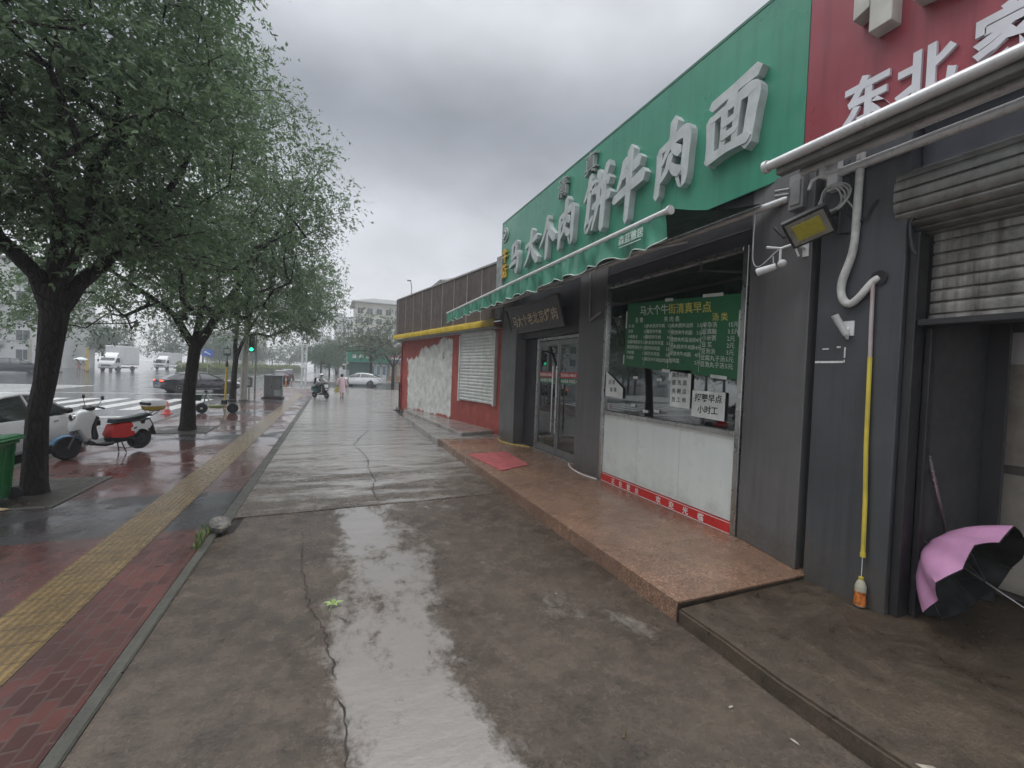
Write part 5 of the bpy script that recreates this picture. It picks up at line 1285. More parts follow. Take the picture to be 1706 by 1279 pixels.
car("grey_car", "distant dark car following behind the dark car on the main road", -4.9, 58.0, R(4), 4.6, 1.85, 1.5, GREYC, SUV)
car("white_suv", "white coupe shaped car crossing on the side street in front of the green shop", 2.35, 41.2, R(70), 4.75, 1.88, 1.58, WHITEC, SUV)
car("minivan", "dark grey minivan driving across the far left of the crossing", -25.6, 51.2, R(-62), 4.9, 1.86, 1.80, GREYC, VAN)
car("white_car", "far white car beyond the second box truck and dark sedan", -17.5, 70, R(160), 4.6, 1.82, 1.5, WHITEC, SEDAN)

TRW = M("truck_white", (.66, .67, .67), .3, 0, .05, 1.5, streak=.2, coat=.3)
def truck(name, label, x, y, rz, H, nose):
    t = thing(name, label, "truck", (x, y, -.1), rz, "white box trucks waiting across the crossing"); t.scale = (1.15,) * 3
    yb = 1.0
    MB().box(-1.08, 1.08, -3.3, yb - .12, .95, H).build("cargo_box", TRW, t, 1., bevel=.04, inv=False)
    MB().box(-1.05, 1.05, -3.32, -3.305, 1.0, H - .05).box(-1.10, -1.085, -3.2, yb - .2, 1.0, 1.06).box(1.085, 1.10, -3.2, yb - .2, 1.0, 1.06).build("box_trim", RIM, t, 1., inv=False)
    f = 2.55
    pr = [(yb, .50), (f + .05, .50), (f + .12, .62), (f + .10, 1.05), (f + .0 if not nose else f + .05, 1.22), (f - .45, 2.02), (f - .75, 2.12), (yb, 2.12)]
    MB().prism(pr, 'x', -.98, .98).build("cab", TRW, t, 1., bevel=.05, seg=2, inv=False)
    a, b = (f + .005, 1.25), (f - .43, 1.98)
    MB().add([(-.88, a[0] + .01, a[1]), (.88, a[0] + .01, a[1]), (.80, b[0] + .03, b[1]), (-.80, b[0] + .03, b[1]), (-.88, a[0] - .05, a[1]), (.88, a[0] - .05, a[1]), (.80, b[0] - .05, b[1]), (-.80, b[0] - .05, b[1])], [(0, 1, 2, 3), (4, 7, 6, 5), (0, 4, 5, 1), (1, 5, 6, 2), (2, 6, 7, 3), (3, 7, 4, 0)]).build("windscreen", CARG, t, 1., inv=False)
    for sd_ in (1, -1):
        MB().prism([(yb + .35, 1.28), (f - .18, 1.28), (f - .55, 1.92), (yb + .35, 1.92)], 'x', sd_ * .955, sd_ * .99).build("side_window", CARG, t, 1., inv=False)
        MB().box(sd_ * 1.05, sd_ * 1.20, f - .30, f - .20, 1.35, 1.75).tube([(sd_ * .98, f - .25, 1.7), (sd_ * 1.1, f - .25, 1.72)], .015, 5).build("mirror", TRIMB, t, 1., inv=False)
        MB().box(sd_ * .62, sd_ * .92, f + .09, f + .13, .80, .95).build("headlight", LAMPW, t, 1., bevel=.01, inv=False)
        wheel(t, sd_ * .88, 1.75, .40, .22, sd_, 6); wheel(t, sd_ * .88, -1.9, .40, .26, sd_, 6)
    MB().box(-.58, .58, f + .105, f + .125, .72, .98).box(-.98, .98, f + .07, f + .135, .42, .55).box(-.9, .9, -3.2, f - .2, .45, .62).build("grille", M("grille_grey", (.14, .14, .15), .4), t, 1., inv=False)
    MB().prism([(yb + .1, 2.13), (f - .8, 2.13), (yb + .2, min(H, 2.75))], 'x', -.8, .8).build("wind_deflector", TRW, t, 1., bevel=.03, inv=False)
truck("box_truck", "nearer white box truck with sloping nose across the crossing", -25.3, 70.5, R(172), 3.75, True)
truck("box_truck", "farther white box truck standing right of the nearer truck", -26.3, 92, R(170), 3.35, False)

# ------------------------------------------------------------------ red and white electric scooter
REDP = M("red_plastic", (.50, .022, .022), .22, 0, .06, 2, coat=.4); WHP = M("white_body_plastic", (.66, .68, .68), .22, 0, .04, 2, coat=.4)
BLUEP = M("blue_fender", (.05, .13, .22), .25, 0, .2, 3, coat=.3); BLKP = M("black_plastic", (.016, .018, .020), .38); YELP = M("yellow_box", (.42, .30, .05), .4, 0, .1, 4)
def bwheel(par, y, r, w, spokes=5, rim=RIM):
    t = MB().lathe([(r * .6, -w / 2 * .8), (r * .86, -w / 2), (r, -w * .25), (r, w * .25), (r * .86, w / 2), (r * .6, w / 2 * .8)], (0, y, r), 'x', 26).build("wheel", RUB, par, 1., smooth=True, inv=False)
    m = MB().lathe([(r * .62, -w * .36), (r * .62, w * .36), (r * .54, w * .30), (r * .54, -w * .30)], (0, y, r), 'x', 26).lathe([(r * .22, -w * .5), (r * .22, w * .5)], (0, y, r), 'x', 14)
    for k in range(spokes):
        a = 2 * math.pi * k / spokes; d = Vector((0, math.cos(a), math.sin(a)))
        m.tube([Vector((0, y, r)) + d * r * .15, Vector((0, y, r)) + d * r * .58], r * .06, 5)
    m.build("rim", rim, t, 1., smooth=True, inv=False)
    return t
def shell(mb, poly, w, k=.6, m=0):
    """side outline (y, z) given a rounded thickness in x"""
    n = len(poly); cy0 = sum(p[0] for p in poly) / n; cz0 = sum(p[1] for p in poly) / n
    rings = []
    for x, s in ((-w, k), (-w * .86, .90), (-w * .45, 1), (w * .45, 1), (w * .86, .90), (w, k)):
        rings.append([(x, cy0 + (y - cy0) * s, cz0 + (z - cz0) * s) for y, z in poly])
    return mb.loft(rings, m)
def scooter():
    t = thing("electric_scooter", "white and red electric scooter on its centre stand with yellow bottomed rear box", "scooter", (-3.43, 9.14, 0), R(137))
    def b(mb, n, m, p=t, **k): return mb.build(n, m, p, 1., inv=False, **k)
    bwheel(t, .65, .235, .12, 5, BLKM); bwheel(t, -.65, .235, .13, 5, BLKM).location.z = .04
    f = MB()
    rows = []
    for i in range(13):
        a = R(22 + 128 * i / 12); r = .265
        rows.append([(x, .65 + math.cos(a) * r * q, .235 + math.sin(a) * r * q) for x, q in ((-.085, .93), (-.07, 1.02), (0, 1.07), (.07, 1.02), (.085, .93))])
    b(f.loft(rows, caps=False, closed=False), "front_fender", BLUEP, smooth=True)
    b(MB().tube([(-.075, .65, .235), (-.075, .52, .56)], .022, 8).tube([(.075, .65, .235), (.075, .52, .56)], .022, 8).tube([(0, .53, .50), (0, .33, 1.02)], .03, 8), "fork", M("dark_fork", (.10, .10, .11), .35, .6), smooth=True)
    sp = [(.51, .97), (.57, .84), (.62, .66), (.60, .58), (.50, .60), (.42, .46), (.34, .335), (.27, .36), (.285, .50), (.27, .66), (.20, .86), (.20, .95), (.27, 1.01), (.40, 1.02)]
    b(shell(MB(), sp, .125, .78), "leg_shield", WHP, smooth=True)
    hl = b(MB().lathe([(.078, -.06), (.082, .03), (.066, .045)], (0, 0, 0), 'y', 20), "headlight_ring", CHR, smooth=True); hl.location = (0, .545, .86)
    hl = b(MB().lathe([(.060, .0), (.064, .047), (.035, .062)], (0, 0, 0), 'y', 20), "headlight", BLKP, smooth=True); hl.location = (0, .545, .86)
    b(MB().prism([(.275, .38), (.20, .36), (.17, .42), (.215, .62), (.16, .84), (.20, .88), (.26, .66)], 'x', -.14, .14).box(-.09, .09, .12, .19, .66, .78), "inner_panel", BLKP, bevel=.015)
    hb = MB().tube([(-.34, .22, 1.06), (-.2, .26, 1.08), (0, .29, 1.05), (.2, .26, 1.08), (.34, .22, 1.06)], .016, 8).ell((0, .29, 1.04), (.13, .10, .06), 14, 8).tube([(-.37, .21, 1.055), (-.24, .25, 1.075)], .021, 8).tube([(.37, .21, 1.055), (.24, .25, 1.075)], .021, 8)
    hb.tube([(-.36, .27, 1.06), (-.22, .31, 1.08)], .007, 5).tube([(.36, .27, 1.06), (.22, .31, 1.08)], .007, 5)
    b(hb, "handlebar", BLKP, smooth=True)
    for s in (-1, 1):
        b(MB().tube([(s * .20, .26, 1.08), (s * .29, .24, 1.17), (s * .33, .23, 1.24)], .006, 5).ell((s * .34, .225, 1.275), (.055, .018, .048), 14, 8), "mirror", BLKP, smooth=True)
    b(MB().prism([(.30, .36), (.33, .26), (.05, .20), (-.10, .22), (-.12, .30), (.03, .285), (.22, .30)], 'x', -.15, .15), "floorboard", BLKP, bevel=.02)
    rp = [(-.08, .66), (-.20, .69), (-.43, .70), (-.50, .52), (-.49, .38), (-.30, .33), (-.02, .37), (.0, .42)]
    b(shell(MB(), rp, .165, .90), "side_panel", REDP, smooth=True)
    wp = [(-.40, .69), (-.55, .71), (-.80, .72), (-.86, .60), (-.80, .50), (-.68, .53), (-.56, .50), (-.48, .40), (-.44, .50)]
    b(shell(MB(), wp, .150, .88), "tail_panel", WHP, smooth=True)
    for s in (-1, 1):
        lg = MB().prism([(-.40, .50), (-.47, .475), (-.555, .55), (-.545, .60), (-.50, .625), (-.405, .56)], 'x', s * .145, s * .1665, 0)
        lg.prism([(-.445, .520), (-.505, .545), (-.515, .585), (-.455, .560)], 'x', s * .1662, s * .168, 1)
        b(lg, "badge", [WHP, BLKP])
    b(MB().prism([(-.02, .37), (-.50, .335), (-.50, .27), (-.06, .24)], 'x', -.13, .13), "underbody", BLKP, bevel=.02)
    st = [(-.05, .69), (-.08, .775), (-.28, .785), (-.50, .81), (-.80, .865), (-.86, .82), (-.62, .715), (-.35, .685)]
    b(shell(MB(), st, .145, .80), "saddle", M("saddle_vinyl", (.020, .026, .028), .35), smooth=True)
    b(MB().prism([(-.55, .72), (-.70, .74), (-.68, .63), (-.61, .62)], 'x', -.153, .153), "tail_cover", BLKP, bevel=.01)
    b(MB().prism([(-.74, .73), (-.82, .75), (-.89, .62), (-.955, .38), (-.99, .34), (-.93, .33), (-.88, .44), (-.83, .62)], 'x', -.09, .09), "rear_fender", BLKP, bevel=.015)
    b(MB().tube([(-.08, -.30, .30), (-.09, -.65, .28)], .03, 8), "swing_arm", BLKP)
    rk = MB()
    for s in (-.09, .09): rk.tube([(s, -.70, .80), (s, -.86, .80), (s, -.96, .86), (s, -1.02, .91), (s, -.80, .91), (s, -.86, .80)], .009, 6)
    rk.tube([(-.09, -1.02, .91), (.09, -1.02, .91)], .009, 6)
    b(rk, "rear_rack", BLKP, smooth=True)
    bx = MB().loft([[(x * s_ * .16, -.94 + yy * s_ * .20, z) for x, yy in ((-1, -.8), (-.8, -1), (.8, -1), (1, -.8), (1, .8), (.8, 1), (-.8, 1), (-1, .8))] for z, s_ in ((.92, .80), (.95, .92), (1.02, 1.0))])
    tb = b(bx, "top_box", YELP, smooth=True)
    ld = MB().loft([[(x * s_ * .165, -.94 + yy * s_ * .205, z) for x, yy in ((-1, -.8), (-.8, -1), (.8, -1), (1, -.8), (1, .8), (.8, 1), (-.8, 1), (-1, .8))] for z, s_ in ((1.022, 1.01), (1.10, 1.0), (1.155, .92), (1.175, .6))])
    b(ld, "lid", WHP, tb, smooth=True)
    b(MB().box(-.168, .168, -.80, -.73, 1.045, 1.115), "lid_window", BLKP, tb, bevel=.01)
    cs = MB()
    for s in (-.11, .11): cs.tube([(s * .7, -.26, .27), (s, -.30, .12), (s * 1.25, -.33, .012)], .012, 7)
    cs.tube([(-.12, -.30, .11), (.12, -.30, .11)], .010, 6).tube([(-.10, -.33, .10), (-.13, -.50, .12), (-.13, -.58, .14)], .009, 6)
    b(cs, "centre_stand", BLKP)
    b(MB().lathe([(.10, -.085), (.11, .0), (.10, .085)], (0, -.65, .275), 'x', 18), "hub_motor", M("motor_grey", (.05, .05, .055), .4, .3), smooth=True)
scooter()

def ebike():
    t = thing("electric_bicycle", "small electric bicycle with dark front basket and low olive deck beside the far street tree", "bicycle", (-3.27, 15.95, 0), R(92))
    def b(mb, n, m, p=t, **k): return mb.build(n, m, p, 1., inv=False, **k)
    bwheel(t, .54, .205, .07, 3, WHITEP); bwheel(t, -.54, .205, .09, 5, BLKM)
    b(MB().tube([(-.05, .54, .205), (-.05, .47, .47), (0, .44, .52), (.05, .47, .47), (.05, .54, .205)], .014, 6).tube([(0, .46, .50), (0, .36, .92)], .020, 7), "fork", BLKM, smooth=True)
    b(MB().tube([(-.27, .27, .98), (-.1, .36, .96), (.1, .36, .96), (.27, .27, .98)], .013, 6).ell((0, .42, .90), (.06, .05, .055), 10, 7).tube([(-.2, .33, .98), (-.24, .34, 1.12)], .006, 5).ell((-.24, .34, 1.15), (.05, .015, .035), 10, 6).tube([(.2, .33, .98), (.24, .34, 1.12)], .006, 5).ell((.24, .34, 1.15), (.05, .015, .035), 10, 6), "handlebar", BLKP, smooth=True)
    bk = MB()
    for z, s in ((.52, .75), (.60, .85), (.68, .93), (.76, 1.0)): bk.tube([(x * .15 * s, .68 + y * .13 * s, z) for x, y in ((-1, -1), (1, -1), (1, 1), (-1, 1), (-1, -1))], .006, 4)
    for i in range(7):
        u = -1 + 2 * i / 6
        for a, c in (((u, -1), (u, -1)), ((u, 1), (u, 1)), ((-1, u), (-1, u)), ((1, u), (1, u))): bk.tube([(a[0] * .15 * .75, .68 + a[1] * .13 * .75, .52), (c[0] * .15, .68 + c[1] * .13, .76)], .004, 4)
    bk.box(-.11, .11, .585, .775, .515, .525)
    for sx in (-1, 1): bk.add([(sx * .112, .585, .53), (sx * .112, .775, .53), (sx * .142, .80, .74), (sx * .142, .56, .74)], [(0, 1, 2, 3)])
    b(bk, "basket", M("green_basket", (.02, .06, .045), .5))
    b(MB().tube([(0, .37, .80), (0, .30, .50), (0, .22, .36)], .024, 8), "down_tube", M("pale_tube_paint", (.35, .40, .36), .3), smooth=True)
    b(MB().prism([(.30, .34), (.30, .22), (-.12, .20), (-.24, .26), (-.22, .34)], 'x', -.11, .11), "deck", M("olive_deck", (.16, .19, .07), .4, 0, .1), bevel=.02)
    b(MB().tube([(0, -.10, .30), (0, -.16, .66)], .02, 7).tube([(0, -.10, .50), (0, -.42, .48), (0, -.54, .22)], .018, 7).tube([(0, -.08, .34), (0, -.54, .21)], .02, 7), "frame", M("pale_tube_paint", (.35, .40, .36), .3), smooth=True)
    b(MB().prism([(-.02, .68), (.02, .735), (-.20, .745), (-.28, .72), (-.24, .68)], 'x', -.10, .10), "saddle", M("brown_saddle", (.035, .026, .02), .4), bevel=.03, seg=2)
    b(MB().box(-.09, .09, -.62, -.28, .52, .565).tube([(0, -.62, .54), (0, -.66, .64)], .01, 5), "rear_seat", BLKP, bevel=.02)
    b(MB().box(-.08, .08, -.34, -.14, .36, .55), "battery_box", BLKP, bevel=.02)
    rows = []
    for i in range(9):
        a = R(20 + 150 * i / 8); rows.append([(x, -.54 + math.cos(a) * .235, .205 + math.sin(a) * .235) for x in (-.05, 0, .05)])
    b(MB().loft(rows, caps=False, closed=False), "rear_fender", BLKP, smooth=True)
    b(MB().tube([(-.07, -.20, .24), (-.12, -.26, .01)], .009, 5).tube([(.07, -.20, .24), (.12, -.26, .01)], .009, 5), "stand", BLKM)
ebike()

# ------------------------------------------------------------------ people
def skin(name, V, E_, mat, parent, sub=2):
    me = bpy.data.meshes.new(name); keys = list(V)
    me.from_pydata([V[k][:3] for k in keys], [(keys.index(a), keys.index(b)) for a, b in E_], [])
    o = bpy.data.objects.new(name, me); col.objects.link(o)
    m = o.modifiers.new("s", 'SKIN'); m.use_smooth_shade = True
    for i, k in enumerate(keys):
        r = V[k][3:]; me.skin_vertices[0].data[i].radius = (r[0], r[-1])
    me.skin_vertices[0].data[0].use_root = True
    sb_ = o.modifiers.new("u", 'SUBSURF'); sb_.levels = sub; sb_.render_levels = sub
    dg = bpy.context.evaluated_depsgraph_get(); dg.update()
    nm = bpy.data.meshes.new_from_object(o.evaluated_get(dg))
    bpy.data.objects.remove(o)
    nm.materials.clear(); nm.materials.append(mat); nm.name = name
    nm.polygons.foreach_set('use_smooth', [True] * len(nm.polygons))
    ob = bpy.data.objects.new(name, nm); col.objects.link(ob); ob.parent = parent
    return ob
SKIN = M("skin", (.36, .22, .16), .5, 0, .06); HAIR = M("black_hair", (.012, .010, .010), .45)
def figure(V):
    """adds hands' fingers to a joint dictionary and returns its edges"""
    E_ = [("pel", "sp"), ("sp", "ch"), ("ch", "nk"), ("nk", "hd"), ("hd", "ht")]
    for s in "LR":
        E_ += [("ch", "sh" + s), ("sh" + s, "el" + s), ("el" + s, "wr" + s), ("wr" + s, "pm" + s), ("pel", "hp" + s), ("hp" + s, "kn" + s), ("kn" + s, "an" + s), ("an" + s, "to" + s)]
        w = Vector(V["wr" + s][:3]); p = Vector(V["pm" + s][:3]); d = (p - w).normalized(); q = d.cross(Vector((0, 0, 1)))
        q = q.normalized() if q.length > .2 else Vector((0, 1, 0))
        for i, (o_, l) in enumerate(((-.03, .062), (-.010, .072), (.010, .068), (.03, .052))):
            a = p + q * o_ + d * .03; e = a + d * l - Vector((0, 0, .015))
            V[f"f{i}{s}"] = (*a, .010); V[f"g{i}{s}"] = (*e, .008); E_ += [("pm" + s, f"f{i}{s}"), (f"f{i}{s}", f"g{i}{s}")]
        a = w.lerp(p, .5) + q * .045; e = a + d * .045 + q * .015
        V["t0" + s] = (*a, .012); V["t1" + s] = (*e, .009); E_ += [("pm" + s, "t0" + s), ("t0" + s, "t1" + s)]
    return E_
def face(parent, hd, fw, hair=True, r=.095):
    f = Vector(fw).normalized(); sd_ = f.cross(Vector((0, 0, 1))).normalized(); c = Vector(hd)
    mb = MB()
    for s in (-1, 1): mb.ell(tuple(c + f * (r * .88) + sd_ * s * .032 + Vector((0, 0, .01))), (.012, .012, .008), 8, 5)
    mb.box(*[v for p in zip(tuple(c + f * r * .92 - Vector((.02, .02, .062))), tuple(c + f * r * .92 + Vector((.02, .02, -.054)))) for v in p])
    mb.build("eyes", HAIR, parent, 1., inv=False, smooth=True)
    mb = MB().tube([tuple(c + f * r * .9 + Vector((0, 0, .01))), tuple(c + f * r * 1.12 - Vector((0, 0, .025)))], [.010, .016], 6)
    for s in (-1, 1): mb.ell(tuple(c + sd_ * s * r * .9), (.018, .018, .032), 8, 6)
    mb.build("nose_and_ears", SKIN, parent, 1., inv=False, smooth=True)
    if hair:
        MB().ell(tuple(c - f * .018 + Vector((0, 0, .032))), (.102, .102, .105), 14, 9).ell(tuple(c - f * .06 - Vector((0, 0, .03))), (.07, .07, .09), 10, 7).build("hair", HAIR, parent, 1., inv=False, smooth=True)

def pedestrian():
    t = thing("person", "pedestrian in a long pale pink raincoat walking away with a yellow green bag in hand", "person", (.47, 23.3, 0), R(10))
    V = dict(pel=(0, 0, .88, .13, .10), sp=(0, .02, 1.08, .125, .09), ch=(0, .05, 1.28, .15, .10), nk=(0, .08, 1.41, .055), hd=(0, .11, 1.50, .085, .095), ht=(0, .11, 1.57, .07, .08))
    for s, k in (("L", -1), ("R", 1)):
        V.update({"sh" + s: (k * .17, .04, 1.32, .055), "el" + s: (k * .25, .03, 1.06, .042), "wr" + s: (k * .27, .12, .86, .030), "pm" + s: (k * .275, .14, .79, .034, .018),
                  "hp" + s: (k * .085, 0, .82, .085), "kn" + s: (k * .09, .05 + .07 * k, .47, .056), "an" + s: (k * .09, -.04 + .16 * k, .08 + .02 * (k < 0), .038), "to" + s: (k * .10, .08 + .17 * k, .03, .035)})
    skin("body", V, figure(V), SKIN, t)
    face(t, (0, .11, 1.51), (0, 1, -.1))
    RC = M("pink_raincoat", (.60, .44, .48), .35, 0, .08, 5)
    rings = []
    for z, rx, ry, yo in ((.40, .235, .20, .02), (.55, .225, .185, .02), (.8, .20, .165, .02), (1.05, .185, .15, .04), (1.25, .195, .14, .06), (1.36, .13, .11, .07), (1.42, .075, .075, .085)):
        rings.append([(rx * math.cos(a) * (1 + .05 * math.sin(5 * a)), yo + ry * math.sin(a), z) for a in [2 * math.pi * j / 22 for j in range(22)]])
    rc = MB().loft(rings, caps=False)
    for k in (-1, 1): rc.tube([(k * .14, .05, 1.33), (k * .20, .04, 1.27), (k * .255, .03, 1.07), (k * .275, .11, .90)], [.075, .078, .066, .058], 10, caps=False)
    rc.build("raincoat", RC, t, 1., inv=False, smooth=True)
    for s, k in (("L", -1), ("R", 1)): MB().ell((k * .10, .03 + .17 * k, .045), (.05, .13, .045), 12, 6).build("shoe", M("dark_shoe", (.03, .03, .03), .5), t, 1., inv=False, smooth=True)
    g = thing("shopping_bag", "yellow green shopping bag hanging from the hand of the person in the pink raincoat", "bag", (.24, 23.36, .3), R(10))
    MB().loft([[(x * .13 * s_, y * .06 * s_, z) for x, y in ((-1, -1), (0, -1.25), (1, -1), (1, 1), (0, 1.25), (-1, 1))] for z, s_ in ((-.02, .85), (.02, 1.05), (.22, 1.1), (.36, .8))]).build("bag_body", M("yellow_green_bag", (.42, .42, .08), .5, 0, .15, 9), g, 1., bevel=.01, inv=False)
    MB().tube([(-.07, 0, .34), (-.03, 0, .45), (.03, 0, .45), (.07, 0, .34)], .008, 5).build("bag_handle", M("yellow_green_bag", (.42, .42, .08)), g, 1., inv=False)
pedestrian()

def rider():
    x, y, rz = -.50, 23.2, R(-142)
    t = thing("moped", "black moped with white front panel ridden by a helmeted person", "scooter", (x, y, 0), rz)
    def b(mb, n, m, p=t, **k): return mb.build(n, m, p, 1., inv=False, **k)
    bwheel(t, .60, .22, .10, 5, RIM); bwheel(t, -.60, .22, .11, 5, RIM)
    b(shell(MB(), [(.50, .92), (.58, .72), (.50, .52), (.36, .32), (.30, .40), (.32, .72), (.40, .94)], .19, .75), "leg_shield", BLKP, smooth=True)
    b(MB().box(-.15, .15, .50, .575, .66, .92), "front_panel", WHP, bevel=.03, seg=2)
    b(MB().ell((0, .56, .60), (.10, .05, .05), 12, 7), "headlight", LAMPW, smooth=True)
    b(MB().tube([(-.33, .30, 1.02), (0, .40, 1.0), (.33, .30, 1.02)], .018, 7).ell((0, .40, 1.0), (.14, .09, .06), 12, 7), "handlebar", BLKP, smooth=True)
    b(MB().prism([(.36, .34), (.34, .24), (-.2, .22), (-.2, .30), (.25, .30)], 'x', -.15, .15), "floorboard", BLKP, bevel=.02)
    b(shell(MB(), [(-.15, .66), (-.55, .70), (-.80, .72), (-.78, .52), (-.5, .42), (-.2, .32), (-.08, .40)], .16, .88), "rear_body", M("teal_plastic", (.03, .10, .10), .3), smooth=True)
    b(MB().prism([(-.12, .68), (-.14, .76), (-.75, .80), (-.78, .73)], 'x', -.14, .14), "saddle", BLKP, bevel=.03)
    b(MB().tube([(-.07, .60, .22), (-.06, .46, .62)], .02, 6).tube([(.07, .60, .22), (.06, .46, .62)], .02, 6), "fork", BLKM)
    for s in (-1, 1): b(MB().tube([(s * .2, .34, 1.03), (s * .3, .32, 1.2)], .007, 5).ell((s * .31, .32, 1.23), (.05, .015, .04), 10, 6), "mirror", BLKP, smooth=True)
    p = thing("person", "moped rider in white helmet and pale jacket with a black backpack", "person", (x, y, 0), rz)
    V = dict(pel=(0, -.30, .84, .14, .12), sp=(0, -.24, 1.02, .13, .11), ch=(0, -.10, 1.24, .16, .11), nk=(0, -.02, 1.36, .06), hd=(0, .04, 1.46, .09, .095), ht=(0, .05, 1.53, .07))
    for s, k in (("L", -1), ("R", 1)):
        V.update({"sh" + s: (k * .18, -.08, 1.27, .06), "el" + s: (k * .28, .06, 1.10, .048), "wr" + s: (k * .31, .26, 1.05, .035), "pm" + s: (k * .31, .32, 1.045, .036, .02),
                  "hp" + s: (k * .10, -.26, .82, .09), "kn" + s: (k * .17, .16, .80, .066), "an" + s: (k * .14, .10, .40, .045), "to" + s: (k * .14, .24, .335, .04)})
    skin("body", V, figure(V), SKIN, p)
    face(p, (0, .045, 1.46), (0, 1, -.1), hair=False)
    MB().ell((0, .03, 1.50), (.135, .15, .125), 16, 9).build("helmet", WHP, p, 1., inv=False, smooth=True)
    MB().ell((0, .09, 1.49), (.125, .11, .07), 14, 7).build("visor", CARG, p, 1., inv=False, smooth=True)
    jk = MB().loft([[(rx * math.cos(a), yo + ry * math.sin(a), z + dz * math.sin(a)) for a in [2 * math.pi * j / 20 for j in range(20)]] for z, rx, ry, yo, dz in ((.78, .19, .17, -.30, .02), (.95, .18, .15, -.26, .0), (1.15, .195, .15, -.15, -.03), (1.28, .19, .13, -.07, -.03), (1.36, .10, .09, -.02, -.02))], caps=False)
    for k in (-1, 1): jk.tube([(k * .13, -.08, 1.28), (k * .20, -.06, 1.24), (k * .285, .06, 1.11), (k * .31, .24, 1.055)], [.075, .08, .068, .05], 10)
    jk.build("jacket", M("pale_jacket", (.46, .50, .50), .6, 0, .12, 8), p, 1., inv=False, smooth=True)
    tr = MB()
    for k in (-1, 1): tr.tube([(k * .10, -.28, .83), (k * .15, -.05, .84), (k * .17, .16, .81), (k * .16, .14, .62), (k * .14, .10, .42)], [.11, .10, .085, .075, .06], 10)
    tr.build("trousers", M("dark_trousers", (.025, .028, .032), .7), p, 1., inv=False, smooth=True)
    for k in (-1, 1): MB().ell((k * .14, .18, .335), (.05, .13, .045), 12, 6).build("shoe", M("dark_shoe", (.03, .03, .03), .5), p, 1., inv=False, smooth=True)
    g = thing("backpack", "black backpack on the back of the moped rider", "bag", (x, y, 0), rz)
    MB().loft([[(sx * .17, -.42 + sy * .09 + (z - 1.1) * .25, z) for sx, sy in ((-1, -.6), (-.6, -1), (.6, -1), (1, -.6), (1, 1), (-1, 1))] for z in (.90, 1.05, 1.22, 1.33)]).build("pack_body", M("black_nylon", (.016, .017, .018), .6), g, 1., bevel=.03, inv=False)
    sb2 = MB()
    for k in (-1, 1): sb2.tube([(k * .11, -.30, 1.30), (k * .12, -.10, 1.40), (k * .12, .03, 1.25), (k * .14, -.12, 1.02)], .016, 5)
    sb2.build("straps", M("black_nylon", (.016, .017, .018)), g, 1., inv=False)
rider()

def parasol_pair():
    for i, (dx, c, lb) in enumerate(((-.18, (.46, .24, .24), "pedestrian in reddish clothes under the pale parasol across the crossing"), (.20, (.55, .46, .44), "pedestrian in pale clothes beside the other under the pale parasol across the crossing"))):
        t = thing("person", lb, "person", (-23.5 + dx, 57.3, -.1), R(185), None)
        V = dict(pel=(0, 0, .9, .13, .10), sp=(0, 0, 1.1, .12, .09), ch=(0, 0, 1.3, .15, .10), nk=(0, 0, 1.43, .055), hd=(0, .02, 1.52, .085, .095), ht=(0, .02, 1.6, .07))
        for s, k in (("L", -1), ("R", 1)):
            V.update({"sh" + s: (k * .17, 0, 1.35, .055), "el" + s: (k * .22, .05, 1.10, .04), "wr" + s: (k * .20, .18, 1.18, .03), "pm" + s: (k * .19, .23, 1.22, .03, .02),
                      "hp" + s: (k * .085, 0, .85, .085), "kn" + s: (k * .09, .08 * k, .47, .055), "an" + s: (k * .09, .14 * k - .05, .08, .038), "to" + s: (k * .09, .14 * k + .07, .03, .035)})
        skin("body", V, figure(V), SKIN, t); face(t, (0, .02, 1.53), (0, 1, 0))
        mt_ = M(f"walker_cloth_{i}", c, .7)
        MB().loft([[(rx * math.cos(a), ry * math.sin(a), z) for a in [2 * math.pi * j / 16 for j in range(16)]] for z, rx, ry in ((.62, .21, .17), (.9, .18, .14), (1.1, .16, .125), (1.33, .19, .13), (1.43, .08, .08))], caps=False).build("dress", mt_, t, 1., inv=False, smooth=True)
    u = thing("parasol", "pale parasol held over two pedestrians across the crossing", "umbrella", (-23.45, 57.15, 0))
    MB().loft([[(r * math.cos(a), r * math.sin(a), z) for a in [2 * math.pi * j / 16 for j in range(16)]] for r, z in ((.72, 1.72), (.60, 1.84), (.4, 1.95), (.2, 2.01), (.02, 2.03))]).build("canopy", M("pale_canopy", (.55, .60, .62), .5), u, 1., inv=False, smooth=True)
    MB().tube([(0, 0, 1.05), (0, 0, 2.10)], .012, 6).build("shaft", STEEL, u, 1., inv=False)
parasol_pair()

# ------------------------------------------------------------------ street furniture (survey units)
GRYP = M("grey_pole_paint", (.30, .30, .29), .5, 0, .15, 3, streak=.4); PALEP = M("pale_pole", (.42, .41, .37), .55, 0, .15, 2, streak=.5); YELPOLE = M("yellow_pole_paint", (.52, .36, .03), .4, 0, .15, 3, streak=.3)
t = thing("utility_pole", "thick pale concrete pole rising beside the farthest street tree", "pole", (-3.36, 20.97, 0))
MB().tube([(-3.40, 20.97, -.05), (-3.32, 20.97, 3.0), (-3.27, 20.97, 6.2)], [.125, .105, .085], 14).build("shaft", PALEP, t, smooth=True)
MB().lathe([(.19, 0), (.17, .05), (.13, .07)], (-3.40, 20.97, 0), 'z', 16).build("base_collar", KERBM, t)
t = thing("crossing_post", "yellow post with black cap and small sign plate at the zebra crossing", "pole", (-4.0, 20.88, 0))
MB().tube([(-4.02, 20.88, -.1), (-3.98, 20.88, 1.47)], .040, 10).build("post", YELPOLE, t, smooth=True)
